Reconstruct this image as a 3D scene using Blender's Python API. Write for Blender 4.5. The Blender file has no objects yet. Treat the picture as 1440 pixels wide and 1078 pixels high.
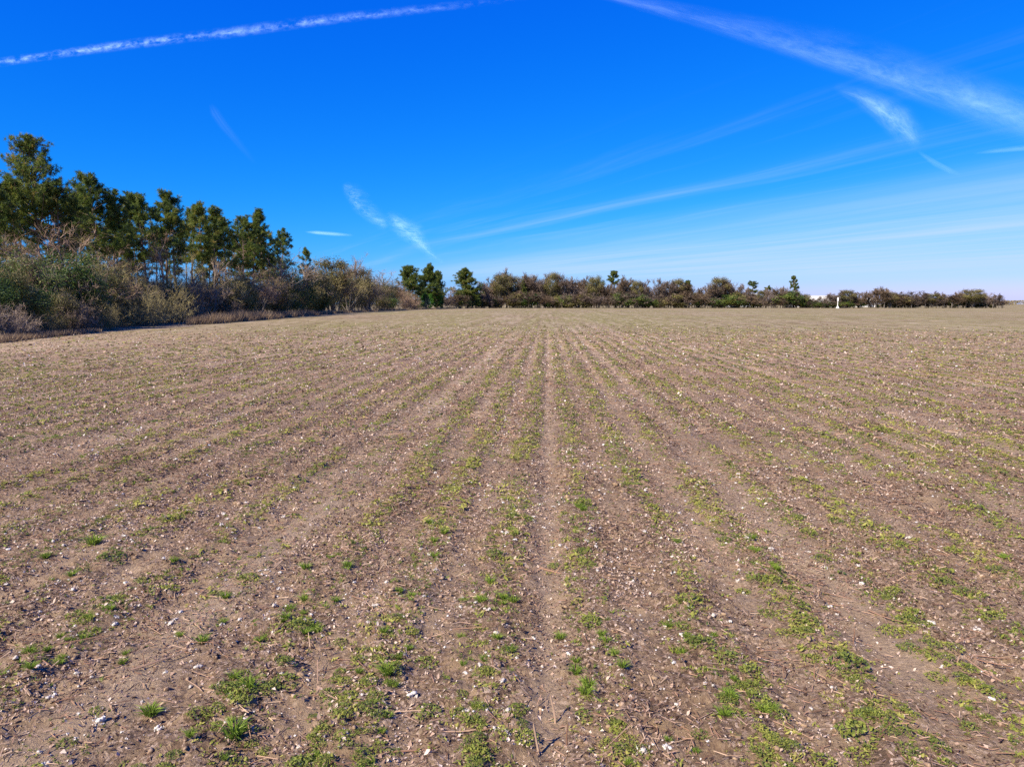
import bpy, math
import numpy as np
from mathutils import Vector

R = np.random.default_rng(7)
RAD = math.radians
sc = bpy.context.scene
COL = sc.collection

# ------------------------------------------------------------------ camera
F_PX, W_PX, H_PX = 980.0, 1440.0, 1078.0
HORIZON = 427.5
CAM_H = 3.0
PITCH = math.atan((H_PX / 2 - HORIZON) / F_PX)
cam_d = bpy.data.cameras.new('camera')
cam_d.sensor_width = 36.0
cam_d.lens = F_PX / W_PX * 36.0
cam_d.clip_start = 0.1
cam_d.clip_end = 400000.0
cam = bpy.data.objects.new('camera', cam_d)
COL.objects.link(cam)
cam.location = (0, 0, CAM_H)
cam.rotation_euler = (math.pi / 2 - PITCH, 0, 0)
sc.camera = cam

# ------------------------------------------------------------------ light
SUN_EL, SUN_AZ = RAD(40), RAD(-136)          # azimuth from +Y (view direction), clockwise
S = Vector((math.cos(SUN_EL) * math.sin(SUN_AZ), math.cos(SUN_EL) * math.cos(SUN_AZ), math.sin(SUN_EL)))
sun_d = bpy.data.lights.new('sun', 'SUN')
sun_d.energy = 5.0
sun_d.angle = RAD(0.53)
sun_d.color = (1.0, 0.89, 0.72)
sun = bpy.data.objects.new('sun', sun_d)
COL.objects.link(sun)
sun.rotation_euler = (-S).to_track_quat('-Z', 'Y').to_euler()

world = bpy.data.worlds.new('World')
sc.world = world
world.use_nodes = True
wt = world.node_tree
wt.nodes.clear()


class NT:
    """small helper to write node graphs"""
    def __init__(self, tree):
        self.t = tree

    def n(self, kind, ins=None, **props):
        nd = self.t.nodes.new(kind)
        for k, v in props.items():
            setattr(nd, k, v)
        for k, v in (ins or {}).items():
            sock = nd.inputs[k]
            if isinstance(v, bpy.types.NodeSocket):
                self.t.links.new(v, sock)
            else:
                sock.default_value = v
        return nd

    def math(self, op, a, b=0.0, c=None, clamp=False):
        ins = {0: a, 1: b}
        if c is not None:
            ins[2] = c
        return self.n('ShaderNodeMath', ins, operation=op, use_clamp=clamp).outputs[0]

    def vmath(self, op, a, b=None):
        ins = {0: a}
        if b is not None:
            ins[1] = b
        nd = self.n('ShaderNodeVectorMath', ins, operation=op)
        return nd.outputs['Value'] if op in ('DOT_PRODUCT', 'LENGTH') else nd.outputs[0]

    def ramp(self, fac, a, b, lo=0.0, hi=1.0, smooth=True):
        nd = self.n('ShaderNodeMapRange', {'Value': fac, 'From Min': a, 'From Max': b, 'To Min': lo, 'To Max': hi},
                    interpolation_type='SMOOTHSTEP' if smooth else 'LINEAR')
        return nd.outputs['Result']

    def mix(self, fac, a, b, blend='MIX'):
        nd = self.n('ShaderNodeMix', {0: fac, 6: a, 7: b}, data_type='RGBA', blend_type=blend)
        return nd.outputs[2]

    def noise(self, vec, scale, detail=4.0, rough=0.55, dist=0.0):
        nd = self.n('ShaderNodeTexNoise', {'Vector': vec, 'Scale': scale, 'Detail': detail, 'Roughness': rough, 'Distortion': dist})
        return nd.outputs['Fac']

    def xyz(self, x, y, z=0.0):
        return self.n('ShaderNodeCombineXYZ', {0: x, 1: y, 2: z}).outputs[0]

    def sep(self, v):
        return self.n('ShaderNodeSeparateXYZ', {0: v}).outputs


def c4(c):
    return (c[0], c[1], c[2], 1.0)


w = NT(wt)
sky = w.n('ShaderNodeTexSky', sky_type='NISHITA', sun_disc=False, sun_elevation=SUN_EL, sun_rotation=SUN_AZ,
          altitude=60.0, air_density=1.0, dust_density=0.25, ozone_density=2.6)
skys = w.sep(w.vmath('MULTIPLY', sky.outputs[0], (0.1, 0.1, 0.1)))
# the camera's rendering of the clear blue: steeper red, fuller blue, the same over the whole sky
skyc = w.xyz(w.math('MULTIPLY', w.math('POWER', skys[0], 3.2), 10 * 0.95),
             w.math('MULTIPLY', w.math('POWER', skys[1], 1.15), 10 * 0.82),
             w.math('MULTIPLY', w.math('POWER', skys[2], 0.35), 10 * 1.25))
dirv = w.n('ShaderNodeTexCoord').outputs['Generated']
d = w.sep(dirv)
up = w.math('MAXIMUM', d[2], 0.012)
px_ = w.math('DIVIDE', d[0], up)
py_ = w.math('DIVIDE', d[1], up)
A = RAD(-25)
along = w.math('ADD', w.math('MULTIPLY', px_, math.sin(A)), w.math('MULTIPLY', py_, math.cos(A)))
across = w.math('SUBTRACT', w.math('MULTIPLY', px_, math.cos(A)), w.math('MULTIPLY', py_, math.sin(A)))
wob = w.noise(w.xyz(w.math('MULTIPLY', across, 0.25), w.math('MULTIPLY', along, 0.07)), 1.0, 3.0)
acr = w.math('ADD', across, w.math('MULTIPLY', w.math('SUBTRACT', wob, 0.5), 2.2))
n_str = w.noise(w.xyz(w.math('MULTIPLY', acr, 1.3), w.math('MULTIPLY', along, 0.09)), 1.0, 7.0, 0.62)
n_big = w.noise(w.xyz(w.math('MULTIPLY', acr, 0.22), w.math('MULTIPLY', along, 0.05), 3.0), 1.0, 3.0, 0.5)
sheet = w.math('MULTIPLY', w.ramp(acr, 4.3, 8.6), w.math('MULTIPLY', w.ramp(acr, 30.0, 19.0), w.ramp(along, 34.0, 14.0)))
sheet = w.math('MULTIPLY', sheet, w.math('ADD', w.ramp(n_str, 0.28, 0.68, 0.45, 0.88), w.ramp(n_big, 0.35, 0.7, -0.12, 0.22)))
# parallel bands of thin cirrus lying before the sheet
g1 = w.math('SUBTRACT', acr, 3.95)
g1 = w.math('EXPONENT', w.math('MULTIPLY', w.math('MULTIPLY', g1, g1), -14.0))
g1 = w.math('MULTIPLY', g1, w.math('MULTIPLY', w.ramp(n_str, 0.34, 0.66, 0.03, 0.15), w.ramp(along, 1.5, 5.5)))
g2 = w.math('MULTIPLY', w.math('MULTIPLY', w.ramp(acr, 1.6, 3.4), w.ramp(acr, 6.5, 4.6)), w.ramp(n_str, 0.48, 0.76, 0.0, 0.22))
veil = w.math('ADD', sheet, w.math('ADD', g1, g2), clamp=True)
veil = w.math('MULTIPLY', veil, w.ramp(d[2], 0.0, 0.02))
skyc = w.mix(w.math('MULTIPLY', veil, 0.88), skyc, (5.4, 7.4, 10.8, 1))
bg = w.n('ShaderNodeBackground', {'Color': skyc, 'Strength': 0.054})
wo = w.n('ShaderNodeOutputWorld', {'Surface': bg.outputs[0]})

sc.view_settings.view_transform = 'Standard'
sc.view_settings.look = 'None'
sc.view_settings.gamma = 1.0
sc.view_settings.use_curve_mapping = False
sc.view_settings.exposure = 0.89
sc.cycles.use_denoising = False
sc.cycles.max_bounces = 6
sc.cycles.transparent_max_bounces = 24
sc.render.filter_size = 1.25 if hasattr(sc.render, 'filter_size') else 1.5


# ------------------------------------------------------------------ pixel to place
def ray(px, py):
    x, y = (px - W_PX / 2) / F_PX, (H_PX / 2 - py) / F_PX
    return np.array([x, math.cos(PITCH) + y * math.sin(PITCH), -math.sin(PITCH) + y * math.cos(PITCH)])


def ground_pt(px, py):
    v = ray(px, py)
    return v[0] * CAM_H / -v[2], v[1] * CAM_H / -v[2]


def at_depth(px, py, depth):
    v = ray(px, py)
    return np.array([v[0] / v[1] * depth, depth, CAM_H + v[2] / v[1] * depth])


def at_alt(px, py, alt):
    v = ray(px, py)
    k = (alt - CAM_H) / v[2]
    return np.array([v[0] * k, v[1] * k, alt])


# ------------------------------------------------------------------ noise and relief of the field
def _hash(i, j, s):
    n = (i.astype(np.int64) * 374761393 + j.astype(np.int64) * 668265263 + s * 1442695041) & 0x7fffffff
    n = ((n ^ (n >> 13)) * 1274126177) & 0x7fffffff
    n = ((n ^ (n >> 15)) * 1103515245) & 0x7fffffff
    return ((n ^ (n >> 16)) & 0xffffff) / float(0xffffff)


def vn(x, y, s=0):
    i, j = np.floor(x), np.floor(y)
    a, b = x - i, y - j
    a = a * a * (3 - 2 * a)
    b = b * b * (3 - 2 * b)
    return ((_hash(i, j, s) * (1 - a) + _hash(i + 1, j, s) * a) * (1 - b)
            + (_hash(i, j + 1, s) * (1 - a) + _hash(i + 1, j + 1, s) * a) * b)


def fbm(x, y, s=0, o=4, g=0.5):
    t, a, n = 0.0, 1.0, 0.0
    for k in range(o):
        t = t + a * vn(x * 2 ** k + 17.3 * k, y * 2 ** k - 9.1 * k, s + k)
        n += a
        a *= g
    return t / n


def sstep(x, a, b):
    t = np.clip((x - a) / (b - a), 0, 1)
    return t * t * (3 - 2 * t)


ROW_A = math.atan(50 / F_PX)               # crop rows run slightly to the right of the view
CA, SA = math.cos(ROW_A), math.sin(ROW_A)
ROW = 0.95
TRACKS = (-3.35, 3.05, -9.9, 9.7, -16.4, 16.2, -22.9, 22.6, -29.4, 29.0, -36.0, 35.6)


def to_uv(x, y):
    return x * CA - y * SA, x * SA + y * CA


def to_xy(u, v):
    return u * CA + v * SA, -u * SA + v * CA


def track(u):
    t = np.zeros_like(u)
    for c in TRACKS:
        t = np.maximum(t, np.exp(-((u - c) / (0.34 if abs(c) < 5 else 0.42)) ** 2) * (1.0 if c == -3.35 else 0.75 if abs(c) < 5 else 0.65))
    t = np.maximum(t, 0.75 * np.exp(-((u - 0.02) / 0.16) ** 2))
    t = np.maximum(t, 0.6 * np.exp(-((u - 2.05) / 0.17) ** 2))
    return np.maximum(t, 0.5 * np.exp(-((u + 1.05) / 0.15) ** 2))


def ground_z(x, y):
    x = np.asarray(x, float)
    y = np.asarray(y, float)
    u, v = to_uv(x, y)
    dist = np.hypot(x, y)
    near = 1 - sstep(dist, 40, 110)
    tr = track(u)
    z = 0.022 * np.cos((u + 0.45 + 0.05 * vn(u * 0.2, v * 0.4, 3)) * 2 * math.pi / ROW)
    z = z + 0.055 * (fbm(u * 0.9, v * 0.45, 5, 3) - 0.5)
    clod = fbm(u * 6.5, v * 6.5, 11, 3, 0.5) - 0.5
    z = z + (0.105 * clod + 0.05 * np.maximum(fbm(u * 13, v * 13, 21, 2) - 0.56, 0) * 2.4) * (1 - 0.62 * tr)
    z = z - 0.030 * tr
    return z * near


def weed_density(x, y):
    u, v = to_uv(x, y)
    row = 0.5 + 0.5 * np.cos((u + 0.45 + 0.22 * (vn(u * 0.3, v * 0.5, 31) - 0.5)) * 2 * math.pi / ROW)
    strip = 0.42 + 1.15 * vn(u * 0.33 + 40, v * 0.012, 35)
    strip = strip * (1 - 0.8 * sstep(-u + 9 * (fbm(u * 0.05, v * 0.03, 133, 3) - 0.5), 28, 40))
    patch = sstep(fbm(u * 1.1, v * 0.40, 41, 3), 0.22, 0.52)
    fine = sstep(fbm(u * 4.5, v * 3.6, 47, 3), 0.26, 0.60)
    den = (0.06 + 0.94 * row ** 1.9) * strip * patch * (0.12 + 0.88 * fine)
    return np.clip(den * (1 - 0.90 * track(u)) * 1.9, 0, 1)


# ------------------------------------------------------------------ mesh helpers
class MB:
    def __init__(self):
        self.v, self.f, self.t, self.n = [], [], [], 0

    def add(self, v, f, t=0.5):
        v = np.asarray(v, float).reshape(-1, 3)
        f = np.asarray(f, int).reshape(-1, 3)
        self.v.append(v)
        self.f.append(f + self.n)
        self.t.append(np.broadcast_to(np.asarray(t, float), (len(v),)))
        self.n += len(v)

    def mesh(self, name, mat, smooth=False):
        v = np.concatenate(self.v)
        f = np.concatenate(self.f)
        t = np.concatenate(self.t)
        me = tri_mesh(name, v, f, smooth)
        at = me.attributes.new('tint', 'FLOAT', 'POINT')
        at.data.foreach_set('value', t.astype(np.float32))
        me.materials.append(mat)
        return me


def tri_mesh(name, v, f, smooth=False):
    me = bpy.data.meshes.new(name)
    me.vertices.add(len(v))
    me.vertices.foreach_set('co', np.ascontiguousarray(v, np.float32).ravel())
    k = f.shape[1]
    me.loops.add(f.size)
    me.loops.foreach_set('vertex_index', np.ascontiguousarray(f, np.int32).ravel())
    me.polygons.add(len(f))
    me.polygons.foreach_set('loop_start', np.arange(0, f.size, k, dtype=np.int32))
    me.polygons.foreach_set('use_smooth', np.full(len(f), smooth, bool))
    me.update(calc_edges=True)
    return me


def obj(name, data, parent=None):
    o = bpy.data.objects.new(name, data)
    COL.objects.link(o)
    if parent is not None:
        o.parent = parent
    return o


def tag(o, label=None, cat=None, group=None, kind=None):
    for k, val in (('label', label), ('category', cat), ('group', group), ('kind', kind)):
        if val:
            o[k] = val
    return o


def unit(a):
    return a / np.maximum(np.linalg.norm(a, axis=-1, keepdims=True), 1e-9)


def rnd_dir(n, rng=R):
    return unit(rng.normal(size=(n, 3)))


def strips(mb, p0, p1, w0, w1, tint, rng=R):
    """flat tapered quads from p0 to p1"""
    n = len(p0)
    side = unit(np.cross(p1 - p0, rnd_dir(n, rng)))
    w0 = np.broadcast_to(np.asarray(w0, float), (n,))[:, None]
    w1 = np.broadcast_to(np.asarray(w1, float), (n,))[:, None]
    v = np.stack([p0 - side * w0, p0 + side * w0, p1 + side * w1, p1 - side * w1], 1)
    b = np.arange(n)[:, None] * 4
    f = np.concatenate([b + np.array([[0, 1, 2]]), b + np.array([[0, 2, 3]])])
    mb.add(v, f, np.repeat(np.broadcast_to(tint, (n,)), 4))


def spikes(mb, p0, p1, wd, tint, rng=R, out=None):
    n = len(p0)
    side = unit(np.cross(p1 - p0, rnd_dir(n, rng) if out is None else out + 0.55 * rnd_dir(n, rng))) * np.broadcast_to(np.asarray(wd, float), (n,))[:, None]
    v = np.stack([p0 - side, p0 + side, p1], 1)
    mb.add(v, np.arange(n * 3), np.repeat(np.broadcast_to(tint, (n,)), 3))


def leaves(mb, c, ln, wd, tint, rng=R, up=0.4, out=None):
    """diamond leaves bent along the rib"""
    n = len(c)
    a = unit(rnd_dir(n, rng) * np.array([1, 1, 0.6]))
    nn = unit(rnd_dir(n, rng) + np.array([0, 0, up])) if out is None else unit(out * 1.3 + rnd_dir(n, rng) * 0.8)
    b = unit(np.cross(nn, a))
    ln = np.broadcast_to(np.asarray(ln, float), (n,))[:, None]
    wd = np.broadcast_to(np.asarray(wd, float), (n,))[:, None]
    v = np.stack([c - a * ln, c + b * wd - nn * wd * 0.3, c + a * ln, c - b * wd - nn * wd * 0.3], 1)
    k = np.arange(n)[:, None] * 4
    f = np.concatenate([k + np.array([[0, 1, 2]]), k + np.array([[0, 2, 3]])])
    mb.add(v, f, np.repeat(np.broadcast_to(tint, (n,)), 4))


def tubes(mb, pl, rad, sides, tint):
    """pl (n,m,3) polylines, rad (n,m)"""
    n, m, _ = pl.shape
    tan = unit(np.gradient(pl, axis=1))
    ref = np.where(np.abs(tan[..., 2:3]) > 0.8, np.array([1.0, 0, 0]), np.array([0, 0, 1.0]))
    a = unit(np.cross(tan, ref))
    b = np.cross(tan, a)
    th = np.arange(sides) * 2 * math.pi / sides
    ring = pl[:, :, None, :] + rad[:, :, None, None] * (np.cos(th)[None, None, :, None] * a[:, :, None, :]
                                                         + np.sin(th)[None, None, :, None] * b[:, :, None, :])
    fs = []
    for i in range(m - 1):
        for k in range(sides):
            q = (k + 1) % sides
            p, r_ = i * sides, (i + 1) * sides
            fs += [[p + k, p + q, r_ + q], [p + k, r_ + q, r_ + k]]
    fs = np.array(fs)
    f = (np.arange(n)[:, None, None] * (m * sides) + fs[None]).reshape(-1, 3)
    mb.add(ring.reshape(-1, 3), f, np.repeat(np.broadcast_to(tint, (n,)), m * sides))


def branch(start, dirs, ln, m, bend, lift, rng=R):
    """polylines that wander and lift"""
    n = len(start)
    pts = [start]
    dcur = dirs
    for i in range(m - 1):
        dcur = unit(dcur + rng.normal(size=(n, 3)) * bend + np.array([0, 0, lift]))
        pts.append(pts[-1] + dcur * (ln / (m - 1))[:, None])
    return np.stack(pts, 1)


def spawn(pl, k, t0, t1, ang, up, rng=R):
    """k children per polyline: start points, directions and parameter"""
    n, m, _ = pl.shape
    t = rng.uniform(t0, t1, (n, k))
    x = t * (m - 1)
    i = np.minimum(x.astype(int), m - 2)
    fr = (x - i)[..., None]
    idx = np.arange(n)[:, None]
    p = pl[idx, i] * (1 - fr) + pl[idx, i + 1] * fr
    tan = unit(pl[idx, i + 1] - pl[idx, i])
    side = unit(np.cross(tan, rnd_dir(n * k, rng).reshape(n, k, 3)))
    an = np.radians(rng.normal(ang, ang * 0.25, (n, k)))[..., None]
    dd = unit(tan * np.cos(an) + side * np.sin(an) + np.array([0, 0, up]))
    return p.reshape(-1, 3), dd.reshape(-1, 3), t.reshape(-1)


# ------------------------------------------------------------------ materials
def new_mat(name):
    m = bpy.data.materials.new(name)
    m.use_nodes = True
    m.node_tree.nodes.clear()
    return m, NT(m.node_tree)


def leafy(name, stops, transl=0.3, rough=0.55, spec=0.3, obj_var=0.25):
    """colours along the tint attribute, varied from plant to plant"""
    m, t = new_mat(name)
    at = t.n('ShaderNodeAttribute', attribute_name='tint').outputs['Fac']
    rn = t.n('ShaderNodeObjectInfo').outputs['Random']
    fac = t.math('ADD', at, t.math('MULTIPLY', t.math('SUBTRACT', rn, 0.5), obj_var), clamp=True)
    cr = t.n('ShaderNodeValToRGB', {'Fac': fac})
    el = cr.color_ramp.elements
    while len(el) < len(stops):
        el.new(0.5)
    for e, (p, c) in zip(el, stops):
        e.position = p
        e.color = c4(c)
    bs = t.n('ShaderNodeBsdfPrincipled', {'Base Color': cr.outputs[0], 'Roughness': rough, 'Specular IOR Level': spec})
    sh = bs.outputs[0]
    if transl > 0:
        tr = t.n('ShaderNodeBsdfTranslucent', {'Color': cr.outputs[0]})
        sh = t.n('ShaderNodeMixShader', {0: transl, 1: sh, 2: tr.outputs[0]}).outputs[0]
    t.n('ShaderNodeOutputMaterial', {'Surface': sh})
    return m


def bark(name, a, b, scale=6.0):
    m, t = new_mat(name)
    pos = t.n('ShaderNodeTexCoord').outputs['Object']
    s = t.sep(pos)
    v = t.xyz(s[0], s[1], t.math('MULTIPLY', s[2], 0.22))
    nz = t.noise(v, scale, 5.0, 0.65)
    col = t.mix(t.ramp(nz, 0.35, 0.65), c4(a), c4(b))
    bm = t.n('ShaderNodeBump', {'Height': nz, 'Strength': 0.6, 'Distance': 0.04})
    bs = t.n('ShaderNodeBsdfPrincipled', {'Base Color': col, 'Roughness': 0.9, 'Specular IOR Level': 0.15, 'Normal': bm.outputs[0]})
    t.n('ShaderNodeOutputMaterial', {'Surface': bs.outputs[0]})
    return m


M_PINE = leafy('pine_needles', [(0, (0.045, 0.074, 0.018)), (0.45, (0.120, 0.172, 0.032)), (0.8, (0.240, 0.252, 0.048)), (1, (0.36, 0.255, 0.07))], 0.5)
M_YPINE = leafy('young_pine_needles', [(0, (0.04, 0.12, 0.015)), (1, (0.12, 0.28, 0.03))], 0.3)
M_EVER = leafy('evergreen_leaves', [(0, (0.030, 0.060, 0.014)), (0.5, (0.085, 0.140, 0.026)), (1, (0.23, 0.26, 0.055))], 0.35, 0.5, 0.3)
M_OLIVE = leafy('olive_leaves', [(0, (0.065, 0.062, 0.020)), (0.5, (0.150, 0.138, 0.042)), (1, (0.30, 0.26, 0.085))], 0.35)
M_TWIG = leafy('bare_twigs', [(0, (0.12, 0.086, 0.062)), (0.5, (0.265, 0.196, 0.142)), (1, (0.42, 0.33, 0.25))], 0.0, 0.9, 0.1, 0.35)
M_RTWIG = leafy('reddish_twigs', [(0, (0.13, 0.080, 0.052)), (0.5, (0.280, 0.186, 0.124)), (1, (0.42, 0.30, 0.21))], 0.0, 0.9, 0.1, 0.35)
M_OTWIG = leafy('olive_twigs', [(0, (0.12, 0.100, 0.046)), (0.5, (0.26, 0.215, 0.098)), (1, (0.40, 0.335, 0.16))], 0.0, 0.9, 0.1, 0.35)
M_FTWIG = leafy('far_grey_twigs', [(0, (0.060, 0.044, 0.036)), (0.5, (0.135, 0.100, 0.080)), (1, (0.24, 0.185, 0.15))], 0.0, 0.9, 0.1, 0.6)
M_FBTWIG = leafy('far_brown_twigs', [(0, (0.055, 0.038, 0.025)), (0.5, (0.130, 0.090, 0.060)), (1, (0.22, 0.16, 0.11))], 0.0, 0.9, 0.1, 0.6)
M_BARK = bark('pine_bark', (0.070, 0.050, 0.040), (0.20, 0.145, 0.115))
M_GBARK = bark('grey_bark', (0.085, 0.072, 0.062), (0.23, 0.20, 0.175))
M_GRASS_DRY = leafy('dry_grass', [(0, (0.11, 0.075, 0.05)), (0.5, (0.24, 0.17, 0.115)), (1, (0.38, 0.29, 0.19))], 0.2, 0.8, 0.1)
M_WEED = leafy('weed_leaves', [(0, (0.050, 0.078, 0.034)), (0.35, (0.135, 0.170, 0.036)), (0.65, (0.255, 0.275, 0.048)), (1, (0.38, 0.35, 0.09))], 0.30, 0.6, 0.2, 0.3)
M_BLADE = leafy('grass_blades', [(0, (0.085, 0.14, 0.022)), (0.6, (0.20, 0.29, 0.035)), (1, (0.32, 0.36, 0.08))], 0.32, 0.55, 0.2, 0.25)
M_STALK = leafy('dry_stalks', [(0, (0.10, 0.050, 0.032)), (0.5, (0.27, 0.155, 0.10)), (1, (0.46, 0.33, 0.23))], 0.0, 0.8, 0.15, 0.5)
M_LITTER = leafy('dead_leaf_litter', [(0, (0.045, 0.027, 0.021)), (0.35, (0.150, 0.090, 0.063)), (0.66, (0.395, 0.275, 0.202)), (1, (0.64, 0.52, 0.425))], 0.12, 0.9, 0.08)
M_LINT = leafy('cotton_lint', [(0, (0.42, 0.35, 0.28)), (0.5, (0.64, 0.58, 0.51)), (1, (0.80, 0.76, 0.71))], 0.2, 0.95, 0.02, 0.4)


def soil_nodes(t, pos):
    s = t.sep(pos)
    u = t.math('SUBTRACT', t.math('MULTIPLY', s[0], CA), t.math('MULTIPLY', s[1], SA))
    v = t.math('ADD', t.math('MULTIPLY', s[0], SA), t.math('MULTIPLY', s[1], CA))
    flat = t.xyz(u, v, 0.0)
    n1 = t.noise(flat, 1.3, 5.0, 0.6)
    n2 = t.noise(flat, 22.0, 5.0, 0.7)
    n3 = t.noise(flat, 120.0, 3.0, 0.7)
    col = t.mix(t.ramp(n1, 0.35, 0.68), (0.175, 0.112, 0.068, 1), (0.325, 0.225, 0.138, 1))
    col = t.mix(t.ramp(n2, 0.40, 0.72, 0.0, 0.75), col, (0.37, 0.268, 0.158, 1))
    col = t.mix(t.ramp(n2, 0.46, 0.26, 0.0, 0.75), col, (0.115, 0.072, 0.048, 1))
    wv = t.n('ShaderNodeTexNoise', {'Vector': flat, 'Scale': 30.0, 'Detail': 2.0}).outputs['Color']
    warp = t.n('ShaderNodeVectorMath', {0: flat, 1: t.n('ShaderNodeVectorMath', {0: wv, 3: 0.035}, operation='SCALE').outputs[0]}, operation='ADD').outputs[0]
    vor = t.n('ShaderNodeTexVoronoi', {'Vector': warp, 'Scale': 42.0, 'Randomness': 1.0})
    rc = t.sep(vor.outputs['Color'])
    crumb = t.n('ShaderNodeValToRGB', {'Fac': rc[0]})
    els = crumb.color_ramp.elements
    els.new(0.35); els.new(0.7)
    for e_, (p_, c_) in zip(els, ((0, (0.050, 0.030, 0.021)), (0.35, (0.135, 0.083, 0.054)), (0.7, (0.305, 0.202, 0.140)), (1, (0.52, 0.39, 0.295)))):
        e_.position = p_
        e_.color = c4(c_)
    lm = t.noise(t.xyz(u, t.math('MULTIPLY', v, 0.6), 31.0), 2.4, 4.0, 0.6)
    bare0 = t.n('ShaderNodeAttribute', attribute_name='bare').outputs['Fac']
    lmask = t.math('MULTIPLY', t.math('MULTIPLY', t.ramp(lm, 0.34, 0.52), t.ramp(rc[1], 0.18, 0.30)), t.math('SUBTRACT', 1.0, t.math('MULTIPLY', bare0, 0.75)))
    col = t.mix(t.math('MULTIPLY', lmask, 0.85), col, crumb.outputs[0])
    n2 = t.math('ADD', n2, t.math('MULTIPLY', t.math('MULTIPLY', lmask, rc[2]), 0.9))
    col = t.mix(t.ramp(n3, 0.54, 0.72, 0.0, 0.40), col, (0.41, 0.305, 0.190, 1))
    return col, u, v, flat, n2, n3


def field_mat():
    m, t = new_mat('stubble_field_soil')
    pos = t.n('ShaderNodeNewGeometry').outputs['Position']
    col, u, v, flat, n2, n3 = soil_nodes(t, pos)
    bare_ = t.n('ShaderNodeAttribute', attribute_name='bare').outputs['Fac']
    col = t.mix(t.math('MULTIPLY', bare_, 0.60), col, t.mix(t.noise(flat, 22.0, 5.0, 0.7), (0.34, 0.242, 0.152, 1), (0.52, 0.395, 0.27, 1)))
    dist = t.vmath('LENGTH', pos)
    far = t.ramp(dist, 35.0, 110.0)
    # litter and weeds that are too far off to be built one by one
    s1 = t.noise(t.xyz(u, t.math('MULTIPLY', v, 0.22)), 1.1, 6.0, 0.75)
    s2 = t.noise(t.xyz(t.math('MULTIPLY', u, 0.9), t.math('MULTIPLY', v, 0.12), 4.0), 1.0, 5.0, 0.85)
    s3 = t.noise(t.xyz(t.math('MULTIPLY', u, 0.42), t.math('MULTIPLY', v, 0.05), 14.0), 1.0, 4.0, 0.8)
    band = t.noise(t.xyz(t.math('MULTIPLY', u, 0.55), t.math('MULTIPLY', v, 0.006), 5.0), 1.0, 3.0, 0.6)
    big = t.noise(t.xyz(t.math('MULTIPLY', u, 0.035), t.math('MULTIPLY', v, 0.014), 9.0), 1.0, 4.0, 0.6)
    fc = t.mix(t.ramp(s1, 0.40, 0.60), (0.128, 0.084, 0.048, 1), (0.315, 0.230, 0.145, 1))
    fc = t.mix(t.ramp(band, 0.48, 0.68, 0.0, 0.55), fc, (0.33, 0.248, 0.158, 1))
    g = t.math('ADD', t.math('MULTIPLY', t.math('SUBTRACT', 1.0, band), 0.7), t.math('ADD', t.math('MULTIPLY', s3, 0.7), t.math('MULTIPLY', big, 0.8)))
    fc = t.mix(t.ramp(g, 0.86, 1.28, 0.08, 0.72), fc, (0.195, 0.184, 0.048, 1))
    fc = t.mix(t.ramp(s2, 0.53, 0.63, 0.0, 0.75), fc, (0.45, 0.355, 0.265, 1))
    fc = t.mix(t.ramp(s3, 0.54, 0.64, 0.0, 0.5), fc, (0.42, 0.33, 0.24, 1))
    fc = t.mix(t.ramp(s2, 0.47, 0.38, 0.0, 0.7), fc, (0.115, 0.074, 0.048, 1))
    s4 = t.noise(t.xyz(t.math('MULTIPLY', u, 0.22), t.math('MULTIPLY', v, 0.016), 24.0), 1.0, 5.0, 0.8)
    fc = t.mix(t.ramp(s4, 0.46, 0.36, 0.0, 0.5), fc, (0.14, 0.105, 0.045, 1))
    fc = t.mix(t.ramp(s4, 0.54, 0.64, 0.0, 0.5), fc, (0.37, 0.285, 0.195, 1))
    col = t.mix(far, col, fc)
    hgt = t.math('ADD', t.math('MULTIPLY', n2, 1.0), t.math('MULTIPLY', n3, 0.35))
    bm = t.n('ShaderNodeBump', {'Height': hgt, 'Strength': t.ramp(dist, 15.0, 60.0, 1.0, 0.25), 'Distance': 0.045})
    bs = t.n('ShaderNodeBsdfPrincipled', {'Base Color': col, 'Roughness': 0.95, 'Specular IOR Level': 0.1, 'Normal': bm.outputs[0]})
    t.n('ShaderNodeOutputMaterial', {'Surface': bs.outputs[0]})
    return m


M_FIELD = field_mat()


def clod_mat():
    m, t = new_mat('soil_clods')
    pos = t.n('ShaderNodeNewGeometry').outputs['Position']
    col, *_ = soil_nodes(t, pos)
    bs = t.n('ShaderNodeBsdfPrincipled', {'Base Color': col, 'Roughness': 0.95, 'Specular IOR Level': 0.1})
    t.n('ShaderNodeOutputMaterial', {'Surface': bs.outputs[0]})
    return m


M_CLOD = clod_mat()


def plain(name, c, rough=0.6, var=0.12, scale=2.0, metal=0.0):
    m, t = new_mat(name)
    pos = t.n('ShaderNodeTexCoord').outputs['Object']
    nz = t.noise(pos, scale, 4.0)
    col = t.mix(nz, c4([k * (1 - var) for k in c]), c4([min(1, k * (1 + var)) for k in c]))
    bs = t.n('ShaderNodeBsdfPrincipled', {'Base Color': col, 'Roughness': rough, 'Metallic': metal})
    t.n('ShaderNodeOutputMaterial', {'Surface': bs.outputs[0]})
    return m


M_WHITE = plain('white_painted_metal', (0.78, 0.78, 0.77), 0.5, 0.05, 0.2)
M_ROOF = plain('pale_metal_roof', (0.62, 0.63, 0.64), 0.45, 0.08, 0.1)
M_DOOR = plain('grey_loading_door', (0.30, 0.32, 0.34), 0.6)

# ------------------------------------------------------------------ the ground: one sheet, finer near the camera
def axis_steps(start, fine_end, step, ratio, mid_end, grow, end):
    xs = [start]
    while xs[-1] < end:
        q = xs[-1]
        s_ = step * (1 + max(min(q, mid_end) - fine_end, 0) * ratio) + max(q - mid_end, 0) * grow
        xs.append(q + s_)
    return np.array(xs)


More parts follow.
